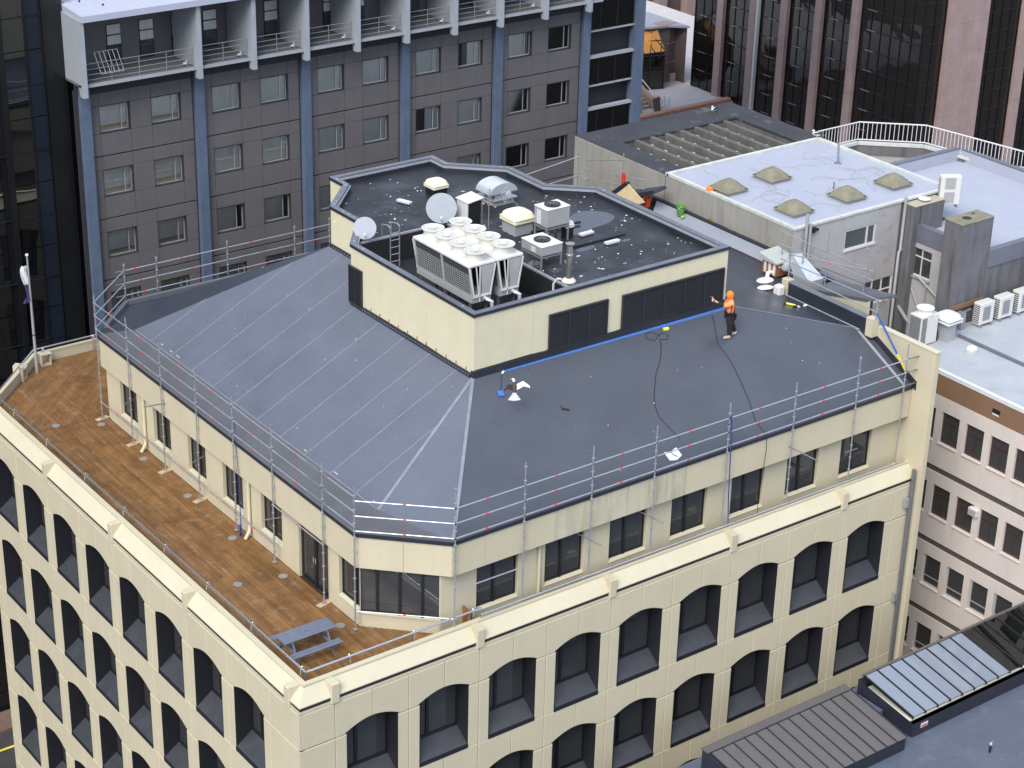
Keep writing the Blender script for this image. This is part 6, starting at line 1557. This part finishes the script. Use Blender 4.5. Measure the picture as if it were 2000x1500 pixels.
# ---------------------------------------------------------------- gulls
def ellipsoid(mb, c, a, b, d, n=10, m=8):
    c, a, b, d = map(Vector, (c, a, b, d)); vs = []; fs = []
    for j in range(m+1):
        th = math.pi*j/m
        for i in range(n):
            ph = 2*math.pi*i/n; vs.append(c+a*math.cos(th)+(b*math.cos(ph)+d*math.sin(ph))*math.sin(th))
    for j in range(m):
        for i in range(n): fs.append((j*n+i, j*n+(i+1) % n, (j+1)*n+(i+1) % n, (j+1)*n+i))
    return mb.add(vs, fs)
def wing(mb, pts, chord, t=.012):
    """pts = leading edge points, chord = trailing offsets"""
    n = len(pts); vs = []
    for p, c in zip(pts, chord):
        p, c = Vector(p), Vector(c); nrm = V3(0, 0, 1); vs += [p, p+c, p+c*.35+nrm*t, p+c*.35-nrm*t]
    fs = []
    for i in range(n-1):
        a, b = i*4, (i+1)*4; fs += [(a, b, b+2, a+2), (a+2, b+2, b+1, a+1), (a+1, b+1, b+3, a+3), (a+3, b+3, b, a)]
    fs += [(0, 2, 1, 3), tuple(x+4*(n-1) for x in (0, 3, 1, 2))]
    return mb.add(vs, fs)
gl_ = thing('flying_gull', 'black-backed gull flying low over the grey roof with wings spread', 'gull', (10.87, 3.99, 6.45))
gc = V3(10.87, 3.99, 6.50); F = V3(.33, .46, .80).normalized(); Rr = V3(.79, -.60, .05); Up = Rr.cross(F).normalized()
ellipsoid(MB(), gc, F*.22, Rr*.075, Up*.075).build('body', 'gull_white', gl_, True)
ellipsoid(MB(), gc+F*.27-Rr*.03, F*.075-Rr*.02, Rr*.05, Up*.05).build('head', 'gull_white', gl_, True)
MB().tube(gc+F*.31-Rr*.07, gc+F*.32-Rr*.15, .018, 6, .004).build('beak', 'gull_yellow', gl_)
tl = MB().add([gc-F*.16-Rr*.05, gc-F*.16+Rr*.05, gc-F*.40+Rr*.22, gc-F*.43, gc-F*.40-Rr*.22, gc-F*.18+Up*.03], [(0, 1, 2, 3, 4), (0, 5, 1), (1, 5, 3, 2), (0, 4, 3, 5)]); tl.build('tail', 'gull_white', gl_)
bkm = ellipsoid(MB(), gc+Up*.03+F*.02, F*.20, Rr*.085, Up*.06); bkm.build('back', 'gull_dark', gl_, True)
for sg, mt2 in ((1, 'gull_white'), (-1, 'gull_dark')):
    a0 = gc+F*.12+Rr*.05*sg; a1 = a0+Rr*.24*sg+F*.10+Up*.10; a2 = a1+Rr*.22*sg-F*.16+Up*.02; a3 = a2+Rr*.05*sg-F*.16-Up*.02
    if sg < 0: a1 = a0-Rr*.16-F*.02+Up*.2; a2 = a1-Rr*.12-F*.20+Up*.1; a3 = a2-Rr*.0-F*.16
    w_ = wing(MB(), [a0, a1, a2], [-F*.20, -F*.17+Rr*.03*sg, -F*.08+Rr*.02*sg]).build('wing', mt2, gl_)
    wing(MB(), [a2, a3], [-F*.085+Rr*.02*sg, -F*.02]).build('wing_tip', 'gull_dark', w_)
def standing_gull(x, y, z, rz, label):
    t = thing('standing_gull', label, 'gull', (x, y, z), 'gulls on the neighbouring roofs'); d = V3(math.cos(rz), math.sin(rz), 0); s_ = V3(-d.y, d.x, 0)
    ellipsoid(MB(), (x, y, z+.20), d*.22+V3(0, 0, .02), s_*.09, V3(0, 0, .09)).build('body', 'gull_white', t, True)
    ellipsoid(MB(), V3(x, y, z+.36)+d*.17, d*.06, s_*.045, V3(0, 0, .05)).build('head', 'gull_white', t, True); MB().tube(V3(x, y, z+.30)+d*.15, V3(x, y, z+.24)+d*.12, .05, 8).build('neck', 'gull_white', t)
    MB().tube(V3(x, y, z+.36)+d*.22, V3(x, y, z+.345)+d*.29, .014, 6, .003).build('beak', 'gull_yellow', t)
    for q in (-1, 1): ellipsoid(MB(), V3(x, y, z+.23)-d*.05+s_*.065*q, d*.24, s_*.03, V3(0, 0, .06)).build('wing', 'gull_dark' if 'dark' in label else 'gull_white', t, True); MB().tube(V3(x, y, z+.13)+s_*.04*q, V3(x, y, z)+s_*.04*q, .009, 5).build('leg', 'gull_yellow', t)
standing_gull(37.1, 23.5, 6.4, R(200), 'white gull standing on the dark concrete roof edge')
standing_gull(38.4, 17.85, 6.505, R(150), 'gull with dark wings standing on the rear corner of the cracked white roof')
# ---------------------------------------------------------------- loose things on the grey roof
def zp(x, y): return zf(y)
t = thing('extension_cord', 'black cord coiled below the louvres and trailing down the roof', 'cord', (17.6, 4.4, zf(4.4)))
pts = [(18.35, 5.25), (18.15, 5.5), (17.85, 5.5), (17.75, 5.3), (18.0, 5.15), (18.3, 5.3), (18.55, 5.35), (18.7, 5.2), (18.5, 5.05), (18.25, 5.15), (18.19, 5.03), (17.95, 4.7), (17.58, 4.33), (17.15, 4.0), (16.85, 3.68), (16.4, 3.2), (16.14, 2.8), (16.0, 2.4), (16.03, 2.16), (16.1, 1.8), (16.17, 1.44)]
MB().path([(x, y, zf(y)+.012) for x, y in pts], .013, 6).build('cord', 'rubber', t)
MB().obox((18.75, 5.42, zf(5.42)+.05), (.10, -.03, 0), (.02, .05, .02), (0, -.01, .03)).build('plug_box', 'yellow', t)
t = thing('safety_line', 'black line running from the worker down over the front eave', 'rope', (20.2, 3, zf(3)))
pts = [(21.0, 5.45), (20.9, 5.2), (20.6, 4.75), (20.34, 4.34), (20.36, 3.95), (20.33, 3.62), (20.2, 3.1), (20.05, 2.59), (19.8, 1.9), (19.46, 1.2), (19.46, .9), (19.49, .68)]
MB().path([(x, y, zf(y)+.014) for x, y in pts]+[(19.45, .56, 3.72), (19.42, .5, 3.2), (19.36, .52, 2.3), (19.3, .55, 1.0), (19.3, .55, .35)], .012, 6).build('line', 'rubber', t)
t = thing('masking_tape', 'blue tape stuck along the foot of the plant room wall', 'tape', (16, 5.6, 6.3))
MB().slab([(11.64, 5.60, zf(5.60)+.006), (21.75, 5.55, zf(5.55)+.006), (21.75, 5.645, zf(5.645)+.012), (11.64, 5.655, zf(5.655)+.012)], .004).build('strip', 'blue_strap', t)
MB().obox((11.55, 5.57, zf(5.57)+.04), (.05, .03, .02), (-.02, .03, 0), (0, 0, .015)).build('loose_end', 'poly_white', t)
t = thing('dustpan', 'bright blue dustpan with a long handle lying on the roof', 'dustpan', (10.95, 4.85, zf(4.85)))
MB().obox((10.95, 4.86, zf(4.86)+.03), (.10, -.03, 0), (.03, .10, .05), (0, -.012, .025)).build('pan', 'blue_strap', t); MB().path([(11.0, 4.93, zf(4.93)+.05), (11.25, 5.25, zf(5.25)+.04), (11.5, 5.55, zf(5.55)+.04)], .012, 6).build('handle', 'blue_rope', t)
t = thing('grease_gun', 'small black tool lying on the front slope', 'tool', (12.85, 3.65, zf(3.65))); MB().path([(12.72, 3.72, zf(3.72)+.03), (12.95, 3.60, zf(3.60)+.03)], .03, 8).tube((12.75, 3.7, zf(3.7)+.03), (12.7, 3.78, zf(3.78)+.1), .015, 6).build('body', 'black', t)
t = thing('open_book', 'open white notebook lying by the front eave', 'book', (15.48, .95, zf(.95)))
for s_ in (-1, 1): MB().add([(15.48, .78, zf(.78)+.025), (15.48, 1.12, zf(1.12)+.025), (15.48+s_*.27, 1.12+.05, zf(1.17)+.035+.02*s_), (15.48+s_*.27, .80+.05, zf(.85)+.035+.02*s_), (15.48, .78, zf(.78)+.005), (15.48, 1.12, zf(1.12)+.005), (15.48+s_*.27, 1.17, zf(1.17)+.015+.02*s_), (15.48+s_*.27, .85, zf(.85)+.015+.02*s_)], [(0,1,2,3), (4,5,6,7), (0,1,5,4), (1,2,6,5), (2,3,7,6), (3,0,4,7)]).build('page', 'sky_paper', t)
MB().path([(15.44, 1.15, zf(1.15)+.05), (15.46, .95, zf(.95)+.055), (15.56, .86, zf(.86)+.05)], .014, 5).build('pen', 'black', t)
# things by the upstand on the right
def zr2(x): return zr(x)
for x, y, s_, lab in ((26.25, 8.15, (.36, .22, .16), 'flattened white sack of material, uppermost of the heap by the upstand'), (26.0, 7.85, (.34, .2, .1), 'flattened white sack of material lying under the other sack')):
    t = thing('material_sack', lab, 'sack', (x, y, zr(x)), 'white sacks by the upstand'); m_ = MB(); z0 = zr(x)+(.16 if 'upper' in lab else .0)
    ellipsoid(m_, (x, y, z0+s_[2]*.75), (s_[0], -.1, 0), (.05, s_[1], 0), (0, 0, s_[2]*.75), 12, 8); m_.build('sack', 'poly_white', t, True)
    MB().box(x-.05, x+.05, y-.03, y+.03, z0+s_[2]*1.4, z0+s_[2]*1.55).build('knot', 'poly_white', t)
t = thing('jerry_can', 'square white plastic can standing by the end of the upstand', 'container', (26.2, 7.3, zr(26.2)))
MB().bbox(26.02, 26.36, 7.12, 7.46, zr(26.36)+.0, zr(26.02)+.34, .05).build('can', 'poly_white', t); MB().tube((26.15, 7.3, zr(26.02)+.34), (26.15, 7.3, zr(26.02)+.4), .035, 10).build('cap', 'white_paint', t)
t = thing('cordless_drill', 'yellow and black cordless tool lying on the wet roof', 'tool', (25.5, 5.85, zr(25.5))); MB().tube((25.35, 6.0, zr(25.35)+.05), (25.6, 5.75, zr(25.6)+.05), .045, 10).build('body', 'yellow', t, True); MB().tube((25.28, 6.07, zr(25.28)+.05), (25.36, 5.99, zr(25.36)+.05), .03, 8).build('chuck', 'black', t); MB().obox((25.55, 5.7, zr(25.5)+.03), (.09, .0, -.02), (0, .04, 0), (0, 0, .025)).build('grip', 'black', t); MB().obox((25.66, 5.64, zr(25.6)+.035), (.05, .0, -.012), (0, .05, 0), (0, 0, .03)).build('battery', 'poly_white', t)
t = thing('white_rag', 'crumpled white rag by the foot of the upstand', 'rag', (26.3, 5.9, zr(26.3))); ellipsoid(MB(), (26.3, 5.9, zr(26.3)+.03), (.12, .04, 0), (-.03, .07, 0), (0, 0, .03), 8, 6).build('rag', 'poly_white', t, True)
# rusty plenum box, pipes and foil duct over the light well
t = thing('rusty_plenum', 'rust-streaked metal box with a pitched lid on the roof gutter', 'duct', (28.0, 9.3, 4.95))
MB().box(27.6, 28.45, 8.95, 9.75, 5.05, 5.62).build('box', 'rust', t); MB().add([(27.5, 8.85, 5.62), (28.55, 8.85, 5.62), (28.55, 9.9, 5.62), (27.5, 9.9, 5.62), (27.5, 8.85, 5.68), (28.55, 8.85, 5.72), (28.55, 9.9, 5.9), (27.5, 9.9, 5.86)], [(0,1,2,3), (4,5,6,7), (0,1,5,4), (1,2,6,5), (2,3,7,6), (3,0,4,7)]).build('lid', 'patch_grey', t)
for k in range(3): MB().box(27.585, 27.598, 8.98+k*.26, 9.12+k*.26, 5.1, 5.6).build('side_panel', 'offwhite', t)
for x in (27.65, 28.3): MB().box(x, x+.06, 9.0, 9.7, 4.93, 5.05).build('foot', 'galv_dark', t)
MB().path([(27.58, 9.2, 5.2), (27.35, 9.15, 5.22), (27.3, 9.1, 5.1), (27.3, 9.08, 5.0)], .09, 10).build('elbow', 'poly_white', t, True)
t = thing('foil_duct', 'silver faceted duct bending down into the light well', 'duct', (28.4, 7.9, 4.6))
MB().prism([(27.95, 7.4), (28.75, 7.4), (28.75, 8.3), (27.95, 8.3)], 2.0, 5.3).build('riser', 'unit_grey', t)
MB().add([(27.95, 7.4, 5.3), (28.75, 7.4, 5.3), (28.75, 8.3, 5.3), (27.95, 8.3, 5.3), (28.05, 8.5, 6.05), (28.5, 8.5, 6.05), (28.5, 8.85, 5.95), (28.05, 8.85, 5.95)], [(0,1,2,3), (4,5,6,7), (0,1,5,4), (1,2,6,5), (2,3,7,6), (3,0,4,7)]).build('cowl', 'foil', t)
MB().path([(28.25, 8.6, 5.7), (28.1, 8.8, 5.5), (28.05, 8.95, 5.4)], .22, 14).build('spigot', 'foil', t, True)
# light well walls (stub walls, ledges) between the two buildings
lwl = thing('light_well', 'cream stub wall and dark sagging canopy in the gap behind the upstand', 'wall', (28, 6, GZ))
MB().add([(27.5, 6.6, 2), (27.5, 3.8, 2), (27.5, 3.8, 5.84), (27.5, 6.6, 5.24), (27.62, 6.6, 2), (27.62, 3.8, 2), (27.62, 3.8, 5.84), (27.62, 6.6, 5.24)], [(0,1,2,3), (4,5,6,7), (0,1,5,4), (1,2,6,5), (2,3,7,6), (3,0,4,7)]).build('stub_wall', 'cream_pale', lwl)
MB().add([(27.45, 6.95, 5.30), (29.1, 6.95, 5.30), (29.1, 3.8, 5.75), (27.45, 3.8, 5.97), (27.45, 6.95, 5.19), (29.1, 6.95, 5.19), (29.1, 3.8, 5.64), (27.45, 3.8, 5.86)], [(0,1,2,3), (4,5,6,7), (0,1,5,4), (1,2,6,5), (2,3,7,6), (3,0,4,7)]).build('canopy', 'membrane_strip', lwl)
MB().box(29.22, 29.45, 5.3, 9.88, 4.0, 5.15).build('parapet', 'flashing', lwl); MB().box(29.2, 29.47, 5.3, 9.88, 5.151, 5.2).build('parapet_cap', 'flashing_top', lwl)
t = thing('timber_block', 'pale timber block on the light well parapet', 'block', (29.3, 5.5, 5.2)); MB().bbox(29.15, 29.5, 5.4, 5.65, 5.2, 5.34, .01).build('block', 'timber_pale', t)
t = thing('ply_sheet', 'pale plywood gable sheet propped at the far end of the gutter', 'board', (28.1, 18.6, 4.93))
MB().add([(27.95, 19.75, 5.1), (27.95, 18.75, 5.98), (27.95, 17.6, 5.5), (27.95, 18.3, 5.15), (27.98, 19.75, 5.1), (27.98, 18.75, 5.98), (27.98, 17.6, 5.5), (27.98, 18.3, 5.15)], [(0,1,2,3), (4,5,6,7), (0,1,5,4), (1,2,6,5), (2,3,7,6), (3,0,4,7)]).build('sheet', 'ply', t)
MB().obox((28.4, 18.1, 5.75), (.0, .95, -.38), (.35, 0, .05), (0, .05, .06)).build('flashing', 'flashing', t); MB().obox((28.0, 19.35, 5.62), (.0, .5, -.4), (.12, 0, 0), (0, .03, .05)).build('flashing', 'flashing', t)
for x in (27.95,): MB().box(27.9, 28.05, 18.3, 18.4, 4.93, 5.2).build('prop', 'timber_pale', t)
def bucket(x, y, z, mt, label, lid=None):
    t = thing('bucket', label, 'bucket', (x, y, z), 'buckets in the gutter')
    MB().lathe((x, y, z), [(.15, 0), (.19, .38), (.205, .385), (.205, .41), (.18, .41), (.14, .06)], 20).build('pail', mt, t, True)
    MB().path([(x-.2, y, z+.38), (x-.16, y-.12, z+.3), (x, y-.2, z+.24), (x+.16, y-.12, z+.3), (x+.2, y, z+.38)], .008, 5).build('handle', 'galv', t)
    if lid: MB().lathe((x, y, z+.3), [(.17, 0), (.17, .01)], 16).build('contents', lid, t)
bucket(28.75, 18.35, 4.94, 'bucket_orange', 'orange bucket standing beside the plywood sheet')
bucket(28.95, 16.35, 5.12, 'bucket_green', 'green bucket standing against the mossy concrete wall', 'lime')
t = thing('lime_cloth', 'bright green cloth beside the green bucket', 'cloth', (28.85, 16.05, 5.1)); ellipsoid(MB(), (28.85, 16.08, 5.14), (.11, 0, .02), (0, .08, 0), (0, 0, .06), 8, 6).build('cloth', 'lime', t, True)
t = thing('red_tools', 'red and black hand tool lying in front of the plywood sheet', 'tool', (28.0, 18.95, 4.94)); MB().obox((28.0, 18.9, 5.0), (.14, -.06, 0), (.03, .06, 0), (0, 0, .05)).build('body', 'red_plastic', t); MB().tube((27.88, 18.98, 5.05), (27.88, 18.98, 5.14), .05, 8).tube((28.1, 18.85, 5.05), (28.1, 18.85, 5.14), .05, 8).build('knobs', 'black', t)
t = thing('red_coat', 'red cloth hung on the scaffold post behind the plant room', 'cloth', (28.15, 19.3, 5.6)); MB().obox((28.15, 19.32, 6.0), (.04, .0, 0), (0, .10, 0), (0, 0, .28)).build('cloth', 'red_plastic', t)
t = thing('black_rag', 'black crumpled rag at the end of the red hose', 'rag', (28.1, 17.75, 4.95)); m_ = MB()
for k in range(5): ellipsoid(m_, (27.9+.1*k, 17.95-.09*k, 4.98), (.08, 0, 0), (0, .07, 0), (0, 0, .05), 7, 5)
m_.build('rag', 'cloth_black', t, True)
t = thing('red_hose', 'faded red hose lying along the gutter behind the plant room', 'hose', (28.4, 14, 4.96)); MB().path([(28.45, 17.6, 4.96), (28.5, 16, 4.955), (28.46, 14, 4.96), (28.5, 12, 4.955), (28.46, 10.0, 4.96)], .02, 7).build('hose', 'hose_red', t)
t = thing('hard_hat', 'orange hard hat at the edge of the cracked white roof', 'hard hat', (29.62, 15.3, AZ)); MB().lathe((29.55, 15.25, AZ+.101), [(.17, 0), (.17, .015), (.13, .02), (.125, .08), (.09, .13), (.03, .15)], 18).build('shell', 'hivis', t, True); MB().obox((29.42, 15.2, AZ+.115), (.07, .02, 0), (0, .08, 0), (0, 0, .006)).build('peak', 'hivis', t)
# desks seen through the office windows
for i, (x, y, z, lab) in enumerate(((16.3, 1.35, -6.75, 'white desk seen through a lower front window below the first of the lit trio'), (19.1, 1.35, -6.75, 'white desk seen through the middle lower front window'), (21.8, 1.35, -6.75, 'white desk seen through a lower front window near the corner pipe'), (19.0, 1.9, .95, 'white desk with papers behind a top-floor front window'), (15.9, 1.9, .95, 'white desk behind a top-floor front window beside the stained fascia'))):
    t = thing('office_desk', lab, 'desk', (x, y, z-.72), 'desks inside the office')
    MB().bbox(x-.75, x+.75, y-.35, y+.4, z-.03, z, .006).build('top', 'desk', t)
    for a in (-.7, .7): MB().box(x+a-.02, x+a+.02, y-.3, y+.35, z-.72, z-.03).build('leg', 'steel_grey', t)
    MB().box(x-.2, x+.25, y+.12, y+.15, z+.08, z+.38).build('screen', 'black', t)
